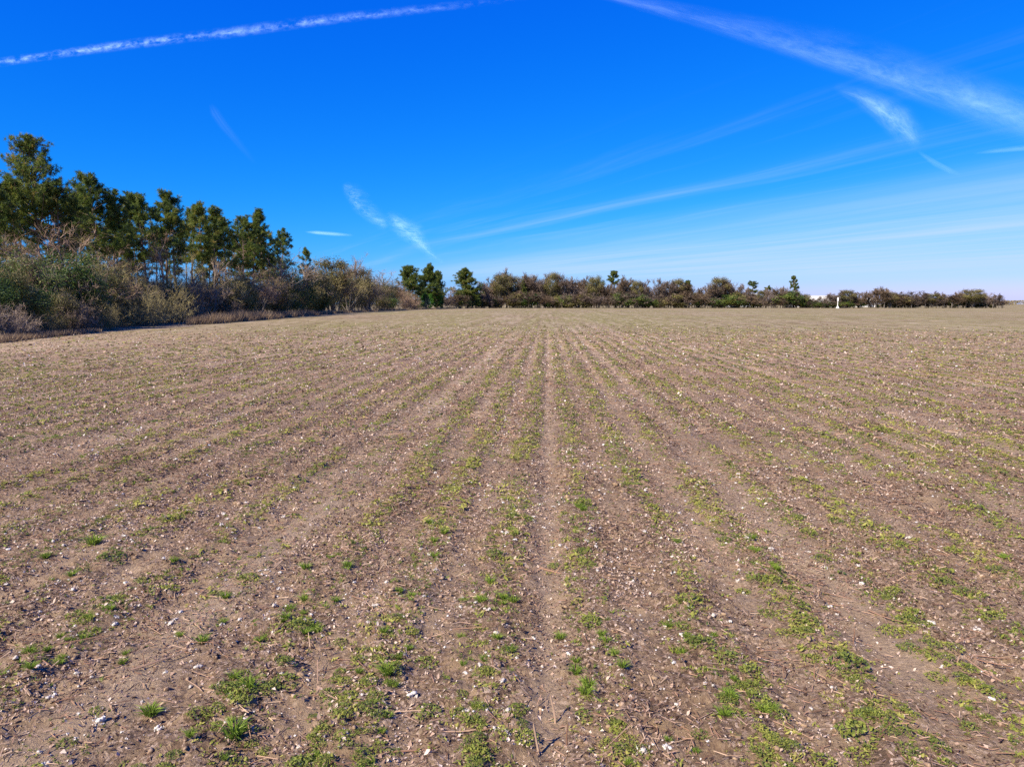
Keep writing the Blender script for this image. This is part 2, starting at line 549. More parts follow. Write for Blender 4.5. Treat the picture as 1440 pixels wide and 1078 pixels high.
us = axis_steps(0.0, 4.5, 0.037, 0.45, 30.0, 0.30, 9000.0)
us = np.concatenate([-us[:0:-1], us])
vs_ = axis_steps(3.4, 6.0, 0.029, 0.40, 60.0, 0.25, 16000.0)
vs_ = np.concatenate([np.array([-3000, -600, -120, -30, -10, -4, 0, 2, 3.0]), vs_])
UU, VV = np.meshgrid(us, vs_)
XX, YY = to_xy(UU, VV)
ZZ = ground_z(XX, YY)
nv, nu = UU.shape
ii = np.arange(nv - 1)[:, None] * nu + np.arange(nu - 1)[None, :]
quads = np.stack([ii, ii + 1, ii + 1 + nu, ii + nu], -1).reshape(-1, 4)
me = tri_mesh('field', np.stack([XX, YY, ZZ], -1).reshape(-1, 3), quads, True)
me.materials.append(M_FIELD)
tr_w = track(UU) * (0.35 + 0.65 * sstep(fbm(UU * 0.8, VV * 0.25, 131, 3), 0.32, 0.6))
sand = sstep(-UU + 9 * (fbm(UU * 0.05, VV * 0.03, 133, 3) - 0.5), 30, 40) * 0.8
rows_w = np.clip(0.5 - 0.5 * np.cos((UU + 0.45) * 2 * math.pi / ROW), 0, 1) ** 2 * (0.25 + 0.6 * vn(UU * 0.9 + 3, VV * 0.05, 141)) * sstep(fbm(UU * 1.1, VV * 0.4, 143, 3), 0.3, 0.6) * (np.abs(UU) < 26)
at_ = me.attributes.new('bare', 'FLOAT', 'POINT')
at_.data.foreach_set('value', np.clip(np.maximum(np.maximum(tr_w, sand), rows_w), 0, 1).astype(np.float32).ravel())
field = tag(obj('field', me), 'harvested cotton field of brown soil with faint crop rows running away', None, None, 'structure')


# ------------------------------------------------------------------ tree and shrub models (each a set of part meshes)
def pine_model(seed, H=20.0, crown0=0.5, spread=3.4, top=0.55, n_limb=46, needle=M_PINE, dens=1.0, lean=0.012, tuft_r=0.54, stout=1.0):
    g = np.random.default_rng(seed)
    tb, cb = MB(), MB()
    tr = branch(np.zeros((1, 3)), unit(np.array([[g.normal(0, lean), g.normal(0, lean), 1.0]])), np.array([H * 0.985]), 10, 0.018, 0.03, g)
    k = np.linspace(0, 1, 10)
    rad = 0.0125 * stout * H * (1 - 0.86 * k) * np.where(k < 0.05, 1.35, 1.0)
    tubes(tb, tr, rad[None], 8, 0.5)
    # limbs
    hs_ = np.sort(np.clip(crown0 + (1 - crown0) * g.beta(1.1, 1.0, n_limb), 0, 0.995))
    x = hs_ * 9
    i = np.minimum(x.astype(int), 8)
    p = tr[0, i] + (tr[0, i + 1] - tr[0, i]) * (x - i)[:, None]
    rel = (hs_ - crown0) / (1 - crown0)
    prof = np.where(rel < 0.3, 0.62 + 1.25 * rel, 1.0 - (1 - top) * ((rel - 0.3) / 0.7) ** 1.4 * 1.15)
    ln = spread * np.clip(prof, 0.16, 1) * g.uniform(0.55, 1.12, n_limb)
    az = np.arange(n_limb) * 2.399 + g.normal(0, 0.5, n_limb)
    el = np.radians(-12 + 62 * rel + g.normal(0, 10, n_limb))
    dd = np.stack([np.cos(az) * np.cos(el), np.sin(az) * np.cos(el), np.sin(el)], -1)
    limbs = branch(p, dd, ln, 5, 0.13, 0.10, g)
    lr = (0.016 * ln + 0.018)[:, None] * np.linspace(1, 0.3, 5)[None]
    tubes(tb, limbs, lr, 4, 0.5)
    s_, d_, t_ = spawn(limbs, 5, 0.30, 1.0, 48, 0.15, g)
    sub = branch(s_, d_, np.repeat(ln, 5) * g.uniform(0.16, 0.40, len(s_)), 3, 0.2, 0.12, g)
    strips(cb, sub[:, 0], sub[:, 1], 0.022, 0.016, 0.02, g)
    strips(cb, sub[:, 1], sub[:, 2], 0.016, 0.010, 0.02, g)
    ends = np.concatenate([sub[:, 2], sub[:, 1], limbs[:, 4], limbs[:, 3], tr[:, 9]])
    k = max(1, int(round(2 * dens)))
    cen = np.repeat(ends, k, 0) + g.normal(0, 0.22, (len(ends) * k, 3)) * np.array([1, 1, 0.7])
    tint = np.clip(g.normal(0.40, 0.20, len(cen)) + (g.random(len(cen)) < 0.05) * 0.45, 0, 1)
    nn = 24 if dens <= 1.0 else 16
    c = np.repeat(cen, nn, 0)
    di = rnd_dir(len(c), g)
    di = unit(di + np.array([0, 0, 0.25]))
    r_ = tuft_r * g.uniform(0.5, 1.15, len(c))[:, None]
    spikes(cb, c + di * 0.06, c + di * r_, 0.036 if dens <= 1.0 else 0.06, np.clip(np.repeat(tint, nn) + g.normal(0, 0.10, len(c)), 0, 1), g, unit(di + 0.6 * unit(c - np.array([0, 0, H * (crown0 + 1) * 0.48]))))
    nm = 'pine'
    H = float(np.concatenate(cb.v)[:, 2].max())
    return {'H': H, 'parts': [('trunk', tb.mesh(nm + '_trunk', M_BARK, True)), ('crown', cb.mesh(nm + '_crown', needle))]}


def bare_model(seed, H=13.0, stems=1, spread=0.42, twig=M_TWIG, k=(9, 6, 5, 5), tw=0.011, up=0.18, brk=M_GBARK, drop=0.0, low=0.28):
    g = np.random.default_rng(seed)
    tb, cb = MB(), MB()
    if stems == 1:
        d0 = unit(np.array([[g.normal(0, 0.05), g.normal(0, 0.05), 1.0]]))
        p0 = np.zeros((1, 3))
        l0 = np.array([H * 0.62])
        r0 = np.array([0.017 * H])
    else:
        az = np.arange(stems) * 2.399 + g.normal(0, 0.4, stems)
        ti = g.uniform(0.05, 1.0, stems) * 0.75 * spread / 0.42
        d0 = unit(np.stack([np.cos(az) * ti, np.sin(az) * ti, np.ones(stems)], -1))
        p0 = np.stack([np.cos(az) * 0.03 * H * ti, np.sin(az) * 0.03 * H * ti, np.zeros(stems)], -1)
        l0 = H * g.uniform(0.5, 0.82, stems)
        r0 = 0.0085 * H * g.uniform(0.7, 1.2, stems)
    tr = branch(p0, d0, l0, 7, 0.06 if stems == 1 else 0.10, 0.02, g)
    tubes(tb, tr, r0[:, None] * np.linspace(1, 0.42, 7)[None], 6, 0.5)
    k1 = k[0] if stems == 1 else max(3, k[0] // 2)
    s_, d_, t_ = spawn(tr, k1, low, 1.0, 42, up, g)
    l1 = H * spread * g.uniform(0.6, 1.05, len(s_)) * (1.1 - 0.45 * t_)
    b1 = branch(s_, d_, l1, 5, 0.12, 0.06, g)
    tubes(tb, b1, np.repeat(r0, k1)[:, None] * 0.42 * np.linspace(1, 0.4, 5)[None], 4, 0.5)
    s_, d_, t_ = spawn(b1, k[1], 0.2, 1.0, 40, up * 0.8, g)
    l2 = np.repeat(l1, k[1]) * g.uniform(0.35, 0.6, len(s_))
    b2 = branch(s_, d_, l2, 4, 0.16, 0.05 - drop, g)
    w2 = 0.0022 * H * np.linspace(1, 0.5, 4)
    tn = np.clip(g.normal(0.45, 0.18, len(b2)), 0, 1)
    for q in range(3):
        strips(cb, b2[:, q], b2[:, q + 1], w2[q], w2[q + 1], tn, g)
    s_, d_, t_ = spawn(b2, k[2], 0.15, 1.0, 38, up * 0.6 - drop, g)
    l3 = np.repeat(l2, k[2]) * g.uniform(0.4, 0.7, len(s_))
    b3 = branch(s_, d_, l3, 3, 0.2, 0.04 - drop, g)
    tn3 = np.clip(np.repeat(tn, k[2]) + g.normal(0, 0.12, len(b3)), 0, 1)
    strips(cb, b3[:, 0], b3[:, 1], tw * 1.1, tw * 0.9, tn3, g)
    strips(cb, b3[:, 1], b3[:, 2], tw * 0.9, tw * 0.6, tn3, g)
    s_, d_, t_ = spawn(b3, k[3], 0.1, 1.0, 38, up * 0.5 - drop, g)
    l4 = np.repeat(l3, k[3]) * g.uniform(0.45, 0.9, len(s_))
    spikes(cb, s_, s_ + d_ * l4[:, None], tw * 0.8, np.clip(np.repeat(tn3, k[3]) + 0.08, 0, 1), g)
    hmax = max(float(np.concatenate(cb.v)[:, 2].max()), 0.1)
    return {'H': hmax, 'parts': [('trunk', tb.mesh('bare_tree_trunk', brk, True)), ('crown', cb.mesh('bare_tree_crown', twig))]}


def leafy_model(seed, H=6.0, width=5.0, n_cl=34, per=170, leaf=0.10, mat=M_EVER, trunk0=0.0, twig=None, shell=0.55):
    """broad-leaved evergreen: stems and many leaf clumps"""
    g = np.random.default_rng(seed)
    tb, cb = MB(), MB()
    cd = unit(g.normal(size=(n_cl, 3)))
    rr = g.uniform(shell, 1.0, n_cl)[:, None] * g.uniform(0.75, 1.12, n_cl)[:, None]
    mid = np.array([0, 0, H * (trunk0 + (1 - trunk0) * 0.47)])
    cen = mid + cd * rr * np.array([width * 0.40, width * 0.40, H * (1 - trunk0) * 0.42])
    cen[:, 2] = np.maximum(cen[:, 2], H * max(trunk0, 0.08))
    crad = g.uniform(0.12, 0.24, n_cl) * min(width, H)
    base = np.concatenate([g.normal(0, 0.06 * width, (n_cl, 2)) * (1 if trunk0 < 0.1 else 0.05), np.zeros((n_cl, 1))], 1)
    k = np.linspace(0, 1, 5)[None, :, None]
    st = base[:, None] * (1 - k) + cen[:, None] * k
    st[..., 2] = base[:, None, 2] * (1 - k[..., 0]) + cen[:, None, 2] * np.power(k[..., 0], 0.8)
    st[:, 1:4] += g.normal(0, 0.02 * H, (n_cl, 3, 3))
    tubes(tb, st, 0.0075 * H * np.linspace(1, 0.35, 5)[None] * g.uniform(0.6, 1.1, (n_cl, 1)), 4, 0.5)
    n = n_cl * per
    c = np.repeat(cen, per, 0)
    dd = rnd_dir(n, g)
    rad = np.repeat(crad, per)[:, None] * np.power(g.random((n, 1)), 0.36) * (1 + 0.25 * g.normal(size=(n, 1)))
    p = c + dd * rad * np.array([1, 1, 0.8])
    p[:, 2] = np.maximum(p[:, 2], 0.06)
    tint = np.clip(np.repeat(g.normal(0.45, 0.2, n_cl), per) + g.normal(0, 0.16, n), 0, 1)
    leaves(cb, p, leaf * g.uniform(0.6, 1.2, n), leaf * 0.5 * g.uniform(0.6, 1.1, n), tint, g, 0.5, dd + 0.35 * unit(c - mid))
    parts = [('stem', tb.mesh('shrub_stem', M_GBARK, True)), ('foliage', cb.mesh('shrub_foliage', mat))]
    if twig is not None:
        wb = MB()
        m_ = n_cl * 40
        c = np.repeat(cen, 40, 0) + g.normal(0, 0.3, (m_, 3)) * np.repeat(crad, 40)[:, None]
        dd = unit(rnd_dir(m_, g) + np.array([0, 0, 0.6]))
        spikes(wb, c, c + dd * g.uniform(0.15, 0.4, (m_, 1)) * H * 0.35, 0.011, g.uniform(0.3, 0.9, m_), g)
        parts.append(('twigs', wb.mesh('shrub_twigs', twig)))
    return {'H': float(np.concatenate(cb.v)[:, 2].max()), 'parts': parts}


def thicket_model(seed, H=4.0, width=7.0, n=5200, mat=M_OTWIG, tw=0.013, stems=60, droop=0.5):
    """dense dome of arching canes"""
    g = np.random.default_rng(seed)
    tb, cb = MB(), MB()
    az = g.uniform(0, 2 * math.pi, stems)
    r0 = np.sqrt(g.random(stems)) * width * 0.36
    p0 = np.stack([np.cos(az) * r0, np.sin(az) * r0, np.zeros(stems)], -1)
    ti = 0.15 + 0.8 * r0 / (width * 0.36)
    d0 = unit(np.stack([np.cos(az) * ti, np.sin(az) * ti, np.full(stems, 1.5)], -1))
    ln = H * (1.25 - 0.62 * (r0 / (width * 0.36)) ** 2) * g.uniform(0.65, 1.05, stems)
    pl = branch(p0, d0, ln, 7, 0.12, -0.10 * droop, g)
    pl[..., 2] = np.maximum(pl[..., 2], 0.05)
    tubes(tb, pl, np.full((stems, 1), 0.022) * np.linspace(1, 0.35, 7)[None], 4, 0.4)
    k = max(4, n // stems // 6)
    s_, d_, t_ = spawn(pl, k, 0.12, 1.0, 48, 0.05, g)
    l1 = np.repeat(ln, k) * g.uniform(0.12, 0.32, len(s_))
    b = branch(s_, d_, l1, 3, 0.25, -0.05 * droop, g)
    b[..., 2] = np.maximum(b[..., 2], 0.04)
    tn = np.clip(g.normal(0.5, 0.2, len(b)), 0, 1)
    strips(cb, b[:, 0], b[:, 1], tw, tw * 0.8, tn, g)
    strips(cb, b[:, 1], b[:, 2], tw * 0.8, tw * 0.5, tn, g)
    s_, d_, t_ = spawn(b, 5, 0.1, 1.0, 42, 0.05, g)
    l2 = np.repeat(l1, 5) * g.uniform(0.4, 0.9, len(s_))
    e = s_ + d_ * l2[:, None]
    e[:, 2] = np.maximum(e[:, 2], 0.03)
    spikes(cb, s_, e, tw * 0.85, np.clip(np.repeat(tn, 5) + g.normal(0, 0.12, len(s_)), 0, 1), g)
    return {'H': float(np.concatenate(cb.v)[:, 2].max()), 'parts': [('cane', tb.mesh('thicket_cane', M_GBARK, True)), ('twigs', cb.mesh('thicket_twigs', mat))]}


PINE = [pine_model(100 + i, 20.0, c0, sp, tp, nl, dens=dn) for i, (c0, sp, tp, nl, dn) in enumerate([
    (0.44, 4.4, 0.50, 42, 1.0), (0.50, 3.6, 0.45, 34, 1.0), (0.46, 3.2, 0.30, 36, 1.0),
    (0.56, 3.4, 0.50, 30, 1.0), (0.34, 3.8, 0.20, 52, 1.0), (0.60, 2.9, 0.5, 26, 1.0)])]
PINE_BIG = pine_model(140, 24.0, 0.34, 6.4, 0.46, 74, dens=1.0, tuft_r=0.58, lean=0.001)
PINE_LONE = [pine_model(150, 24.0, 0.64, 4.4, 0.6, 30, dens=1.6, tuft_r=0.95, stout=1.9), pine_model(151, 20.0, 0.60, 4.4, 0.7, 24, dens=1.6, tuft_r=0.95, lean=0.06, stout=1.9),
             pine_model(152, 24.0, 0.58, 4.6, 0.5, 28, dens=1.6, tuft_r=0.95, stout=1.9)]
PINE_DENSE = [pine_model(160 + i, 18.0, 0.10, 6.6, 0.50, 80, dens=1.6, tuft_r=0.95) for i in range(2)]
PINE_YOUNG = [pine_model(170 + i, 7.0, 0.05, 2.0, 0.05, 40, M_YPINE, 1.0, tuft_r=0.42) for i in range(2)]
BARE = [bare_model(200 + i, 13.0, 1, sp, mt, tw=0.012) for i, (sp, mt) in enumerate([(0.42, M_TWIG), (0.36, M_TWIG), (0.46, M_RTWIG), (0.40, M_RTWIG), (0.34, M_OTWIG)])]
BARE_F = [bare_model(220 + i, 13.0, 1, sp, mt, tw=0.050, k=(15, 7, 6, 6), low=0.10, up=0.30) for i, (sp, mt) in enumerate([(0.46, M_FTWIG), (0.38, M_FTWIG), (0.44, M_FBTWIG), (0.36, M_FTWIG), (0.38, M_FBTWIG)])]
BUSHY = [bare_model(240 + i, 7.0, 10, 0.42, mt, tw=0.012, k=(8, 5, 5, 5)) for i, mt in enumerate([M_TWIG, M_RTWIG, M_OTWIG])]
BUSHY_F = [bare_model(250 + i, 7.0, 10, 0.44, mt, tw=0.04, k=(8, 5, 5, 5)) for i, mt in enumerate([M_FTWIG, M_FBTWIG, M_FTWIG])]
EVER = [leafy_model(300 + i, 6.0, 5.4, 36, 190, 0.095, mt, 0.0, tg) for i, (mt, tg) in enumerate([(M_EVER, None), (M_EVER, M_TWIG), (M_OLIVE, M_TWIG), (M_OLIVE, M_OTWIG)])]
EVER_F = [leafy_model(320 + i, 6.0, 6.4, 32, 110, 0.20, mt, 0.0, tg) for i, (mt, tg) in enumerate([(M_EVER, None), (M_OLIVE, M_TWIG)])]
ROUND = [leafy_model(340 + i, 12.0, 9.0, 40, 150, 0.20, mt, 0.28, M_TWIG) for i, mt in enumerate([M_OLIVE, M_EVER])]
THICK = [thicket_model(360 + i, 4.0, wd, 9000, mt, dr) for i, (wd, mt, dr) in enumerate([(7.5, M_OTWIG, 0.014), (6.0, M_TWIG, 0.014), (6.0, M_RTWIG, 0.014), (8.5, M_OTWIG, 0.014)])]

EVER_L = EVER


def place(model, name, px, depth, top, label, cat, group=None, wide=1.0, rot=None, width_px=None):
    q = at_depth(px, HORIZON, depth)
    hgt = at_depth(px, top, depth)[2]
    s_ = hgt / model['H']
    e = obj(name, None)
    e.location = (q[0], depth, float(ground_z(q[0], depth)) - 0.04)
    e.rotation_euler = (0, 0, R.uniform(0, 6.283) if rot is None else rot)
    e.scale = (s_ * wide, s_ * wide, s_)
    for nm, m_ in model['parts']:
        obj(nm, m_, e)
    return tag(e, label, cat, group)


EDGE_PX = [-200, 0, 60, 120, 200, 300, 380, 450, 520, 560, 600, 640, 700, 1000, 1440, 1600]
EDGE_D = [47, 63, 71, 80, 96, 123, 165, 225, 300, 360, 430, 490, 520, 530, 545, 545]


def edge(px):
    return float(np.interp(px, EDGE_PX, EDGE_D))


ORD = ['first', 'second', 'third', 'fourth', 'fifth', 'sixth', 'seventh', 'eighth', 'ninth', 'tenth', 'eleventh', 'twelfth',
       'thirteenth', 'fourteenth', 'fifteenth', 'sixteenth', 'seventeenth', 'eighteenth', 'nineteenth', 'twentieth']

# ---- tall pines in the wood on the left
PG = 'tall pines in the wood on the left'
place(PINE_BIG, 'pine_tree', 62, edge(62) + 30, 186, 'tallest pine of the wood with wide airy crown on far left', 'pine tree', PG, 0.92, 0.4)
place(PINE[0], 'pine_tree', 142, edge(142) + 28, 236, 'dark leaning pine just right of the tallest pine', 'pine tree', PG, 1.1, 1.0)
place(PINE[4], 'pine_tree', 374, edge(374) + 32, 290, 'dense tapering pine ending the tall pines on the right', 'pine tree', PG, 1.18, 2.0)
lp = [(4, 232, 1), (24, 238, 5), (92, 246, 3), (118, 262, 1), (160, 262, 3), (182, 266, 2), (208, 266, 0), (236, 263, 1), (252, 290, 5),
      (270, 284, 3), (286, 278, 2), (303, 286, 1), (322, 302, 3), (342, 298, 0), (358, 304, 2), (396, 318, 3)]
for j, (px, ty, k) in enumerate(lp):
    lab = ('pine cut by the left picture edge beside the tallest pine' if j == 0 else
           'slim pine between the left edge pine and the tallest pine' if j == 1 else
           'pine whose crown touches the right side of the tallest pine' if j == 2 else
           f'{ORD[j - 3]} slender pine counting rightward from the tallest pine')
    place(PINE[k], 'pine_tree', px, edge(px) + 25 + 10 * R.random() + (6 if j % 2 else 0), ty, lab, 'pine tree', PG, R.uniform(0.92, 1.16))
for j, px in enumerate([-14, 14, 38, 78, 108, 132, 172, 196, 222, 244, 262, 295, 312, 333, 350, 366, 386]):
    ty = np.interp(px, [-20, 60, 140, 210, 300, 372, 400], [255, 228, 268, 292, 306, 318, 345])
    place(PINE[(j * 5 + 3) % 6], 'pine_tree', px, edge(px) + 42 + 14 * R.random(), ty + R.uniform(2, 24),
          f'{ORD[j]} slim pine from the left edge, half hidden deep in the wood', 'pine tree', 'pines deeper in the left wood', R.uniform(0.85, 1.1))
place(PINE[5], 'pine_tree', 431, edge(431) + 18, 345, 'small sparse pine top just right of the tall pines', 'pine tree', PG, 1.0)

for j, px in enumerate([-30, -55, -85, -115, -150, -185]):
    place([EVER_L[0], EVER_L[1]][j % 2], 'evergreen_shrub', px, edge(px) + 3, 372, 'evergreen shrub left of the picture edge', 'shrub', 'shrubs left of the picture', 1.0)

# ---- bare trees before the pines
BG = 'bare trees at the edge of the left wood'
for (k, px, off, ty, wd, lab) in [
    (2, 84, 9, 300, 1.25, 'bare pinkish tree hung with vines before the tallest pine'),
    (0, 30, 10, 342, 1.1, 'low bare tree at left picture edge before the pine trunks'),
    (3, 168, 10, 338, 1.0, 'bare brown tree below the dark leaning pine'),
    (3, 232, 12, 318, 0.75, 'tall thin reddish bare tree standing among the pine trunks'),
    (0, 205, 12, 352, 0.9, 'pale bare sapling tree above the big olive thicket'),
    (4, 272, 11, 350, 1.0, 'olive brown bare tree right of the big olive thicket'),
    (1, 300, 10, 352, 1.1, 'grey bare tree in front of the middle pines'),
    (2, 335, 9, 366, 1.2, 'low reddish bare tree between the middle pines and round bare tree'),
    (0, 392, 8, 342, 1.45, 'large round pinkish grey bare tree under the last tall pine'),
    (1, 425, 11, 360, 1.2, 'grey bare tree behind the small sparse pine top'),
    (1, 497, 14, 352, 0.95, 'thin bare treetop sticking up above the olive evergreens'),
    (0, 520, 10, 372, 1.25, 'bare tree right of the thin bare treetop'),
    (3, 545, 8, 376, 1.25, 'reddish bare tree just left of the three green pines'),
    (0, 508, 20, 366, 1.1, 'grey bare tree half hidden behind the olive evergreens'),
    (1, 634, 14, 398, 1.3, 'bare grey tree between the three pines and the dense dark pine'),
    (3, 688, 6, 396, 1.3, 'bare brown tree touching the dense dark pine on its right'),
    (2, 462, 14, 362, 1.2, 'brown bare tree behind the olive evergreen shrubs')]:
    place(BARE[k], 'bare_tree', px, edge(px) + off, ty, lab, 'tree', BG, wd)

# ---- evergreen and twiggy shrubs along the edge, left to right
SG = 'shrubs along the edge of the left wood'
for (mod, nm, px, off, ty, wd, lab, ct) in [
    (EVER[0], 'evergreen_shrub', -16, 5, 356, 1.0, 'dark evergreen shrub cut by the left picture edge', 'shrub'),
    (EVER[3], 'evergreen_shrub', 18, 3, 378, 1.0, 'yellow green shrub near the left picture edge', 'shrub'),
    (EVER[1], 'evergreen_shrub', 58, 5, 366, 1.05, 'broad glossy evergreen shrub below the tallest pine', 'shrub'),
    (EVER[0], 'evergreen_shrub', 98, 6, 352, 0.92, 'tall bright green evergreen shrub between tallest and leaning pine', 'shrub'),
    (EVER[1], 'evergreen_shrub', 128, 3, 376, 0.9, 'evergreen shrub left of the big olive thicket', 'shrub'),
    (EVER[2], 'evergreen_shrub', 148, 8, 370, 1.0, 'olive shrub behind the big thicket on its left', 'shrub'),
    (EVER[0], 'evergreen_shrub', 40, 1, 402, 1.1, 'low dark evergreen shrub at the foot of the yellow green shrub', 'shrub'),
    (EVER[2], 'evergreen_shrub', 84, 0, 404, 1.1, 'low olive shrub at the foot of the glossy evergreen', 'shrub'),
    (THICK[1], 'cane_thicket', 6, -2, 424, 1.1, 'low brown cane thicket in shade at bottom left of the wood', 'thicket'),
    (THICK[3], 'cane_thicket', 56, -2, 432, 1.0, 'second low shaded cane thicket below the glossy evergreen', 'thicket'),
    (THICK[1], 'cane_thicket', 100, -1, 410, 0.9, 'greyish cane tangle before the tall bright green evergreen', 'thicket'),
    (THICK[0], 'cane_thicket', 134, -2, 412, 0.85, 'twiggy thicket touching the left flank of the big olive thicket', 'thicket'),
    (THICK[0], 'cane_thicket', 186, 2, 384, 0.80, 'big olive brown thicket bulging into the field, left half', 'thicket'),
    (THICK[3], 'cane_thicket', 228, 0, 382, 0.78, 'big olive brown thicket bulging into the field, right half', 'thicket'),
    (THICK[2], 'cane_thicket', 262, 4, 400, 0.9, 'reddish brown thicket right of the big olive thicket', 'thicket'),
    (BUSHY[0], 'bare_shrub', 290, 5, 378, 1.1, 'grey tangled bare shrub before the middle pines', 'shrub'),
    (EVER[2], 'evergreen_shrub', 318, 5, 390, 1.1, 'olive shrub between grey tangle and yellow green shrub', 'shrub'),
    (EVER[3], 'evergreen_shrub', 342, 4, 384, 1.05, 'yellow green shrub before the round pinkish bare tree', 'shrub'),
    (THICK[1], 'cane_thicket', 322, 2, 412, 1.0, 'dark cane tangle behind the dry grass margin', 'thicket'),
    (BUSHY[1], 'bare_shrub', 366, 5, 385, 1.2, 'reddish bare shrub left below the round pinkish bare tree', 'shrub'),
    (EVER[2], 'evergreen_shrub', 392, 3, 394, 1.2, 'wide olive shrub under the round pinkish bare tree', 'shrub'),
    (EVER[0], 'evergreen_shrub', 424, 3, 390, 1.0, 'dark green shrub right of the wide olive shrub', 'shrub'),
    (EVER[0], 'evergreen_shrub', 452, 0, 412, 1.05, 'round dark evergreen bush at the end of the dry grass', 'shrub'),
    (ROUND[0], 'evergreen_tree', 468, 8, 362, 1.0, 'tall olive evergreen tree with rounded top left of centre', 'tree'),
    (EVER[3], 'evergreen_shrub', 446, 8, 384, 1.2, 'yellowish shrub between dark green shrub and tall olive evergreen', 'shrub'),
    (BUSHY[2], 'bare_shrub', 490, 3, 380, 1.15, 'brown bare shrub right of the tall olive evergreen', 'shrub'),
    (ROUND[0], 'evergreen_tree', 504, 10, 376, 0.95, 'second olive evergreen tree right of the tallest olive one', 'tree'),
    (BUSHY[0], 'bare_shrub', 516, 4, 386, 1.3, 'grey brown bare shrub at the field edge left of centre', 'shrub'),
    (EVER[2], 'evergreen_shrub', 534, 4, 390, 1.3, 'olive shrub nearing the three green pines', 'shrub'),
    (BUSHY[1], 'bare_shrub', 552, 2, 392, 1.3, 'brown bare shrub left below the three green pines', 'shrub'),
    (EVER[0], 'evergreen_shrub', 548, 1, 414, 1.3, 'low dark bush at the foot of the brown bare shrub', 'shrub'),
    (THICK[3], 'cane_thicket', 592, 0, 415, 1.0, 'rounded brown thicket before the three green pines', 'thicket'),
    (THICK[2], 'cane_thicket', 572, 3, 406, 1.0, 'pale brown thicket left of the rounded brown one', 'thicket')]:
    place(mod, nm, px, edge(px) + off, ty - (7 if px < 175 else 4), lab, ct, SG, wd)
fill = 0
for px in np.concatenate([np.arange(-10, 580, 15.0), np.arange(-4, 580, 26.0)]):
    fill += 1
    mod = [EVER[3], BUSHY[0], EVER[2], BUSHY[1], EVER[1], BUSHY[2]][fill % 6]
    nm = 'evergreen_shrub' if fill % 2 == 0 else 'bare_shrub'
    ty = np.interp(px, [0, 150, 230, 300, 400, 470, 560], [346, 356, 382, 380, 374, 382, 398]) + R.uniform(-10, 12)
    ph = [q for lim, q in ((35, 'the yellow green shrub at left'), (80, 'the broad glossy evergreen'), (115, 'the tall bright evergreen'), (160, 'the shrubs left of the olive thicket'),
                           (210, 'the left half of the olive thicket'), (260, 'the right half of the olive thicket'), (310, 'the grey tangled shrub'), (360, 'the yellow green shrub by the dry grass'),
                           (410, 'the round pinkish bare tree'), (450, 'the round dark bush'), (485, 'the tall olive evergreen'), (525, 'the second olive evergreen'), (999, 'the shrubs left of the three pines')) if px < lim][0]
    lab = ('dark evergreen shrub' if nm == 'evergreen_shrub' else 'bare brown shrub') + ' half hidden behind ' + ph
    place(mod, nm, px + R.uniform(-5, 5), edge(px) + 9 + 9 * R.random(), ty, lab, 'shrub', 'undergrowth of the left wood', R.uniform(0.9, 1.3))

# ---- the group of pines where the left wood meets the far tree line
for (mod, px, off, ty, wd, lab) in [
    (PINE_DENSE[0], 577, 12, 370, 1.15, 'left one of the three rounded green pines'),
    (PINE_DENSE[1], 600, 10, 368, 1.05, 'middle and tallest of the three rounded green pines'),
    (PINE_DENSE[0], 616, 14, 378, 0.75, 'right one of the three rounded green pines'),
    (PINE_DENSE[1], 657, 4, 374, 1.35, 'dense dark pine standing alone left of the far tree line')]:
    place(mod, 'pine_tree', px, edge(px) + off, ty, lab, 'pine tree', 'rounded pines near the centre', wd)
for j, (px, ty) in enumerate([(597, 408), (606, 412), (613, 404), (620, 414)]):
    place(PINE_YOUNG[j % 2], 'young_pine', px, edge(px) - 6, ty, f'{ORD[j]} from the left of the bright green young pines', 'pine tree', 'young pines', 1.1)

# ---- far tree line across the field
far_top = lambda px: np.interp(px, [630, 660, 690, 705, 722, 750, 780, 800, 820, 840, 865, 885, 905, 935, 955, 985, 1000, 1020, 1040, 1060, 1085, 1115, 1135, 1165, 1185,
                                    1210, 1240, 1270, 1300, 1330, 1355, 1385, 1405, 1416],
                               [410, 400, 397, 384, 394, 388, 390, 394, 390, 398, 398, 391, 401, 399, 395, 411, 400, 394, 404, 416, 408, 405, 420, 421, 414,
                                416, 410, 417, 415, 418, 414, 414, 422, 427])
def seg(px):
    for lim, ph in ((745, 'the dense dark pine'), (860, 'the rounded brown treetop'), (960, 'the slender lone pine'), (1050, 'the far evergreen'),
                    (1110, 'the small umbrella pine'), (1176, 'the tallest far pine'), (1300, 'the white post'), (2000, 'the wide flat bare treetop')):
        if px < lim:
            return ph


FG = 'far tree line across the field'
place(ROUND[0], 'bare_tree', 705, 524, 382, 'rounded brown treetop rising first in the far tree line', 'tree', FG, 1.0)
place(PINE_LONE[0], 'pine_tree', 865, 540, 379, 'slender lone pine rising above the far bare trees', 'pine tree', 'lone pines in the far tree line', 1.0, 0.3)
place(ROUND[1], 'evergreen_tree', 842, 542, 384, 'airy round treetop just left of the slender lone pine', 'tree', FG, 0.62)
place(PINE_DENSE[0], 'pine_tree', 965, 535, 392, 'far evergreen among bare trees left of the small umbrella pine', 'pine tree', FG, 0.7)
place(PINE_DENSE[1], 'pine_tree', 736, 528, 392, 'small green pine beside the rounded brown treetop', 'pine tree', FG, 0.5)
place(PINE_LONE[1], 'pine_tree', 1060, 540, 393, 'small umbrella pine with flat crown and bare trunk', 'pine tree', 'lone pines in the far tree line', 1.05, 0.0)
place(PINE_LONE[1], 'pine_tree', 1077, 542, 400, 'lower pine right beside the small umbrella pine', 'pine tree', 'lone pines in the far tree line', 1.0, 2.0)
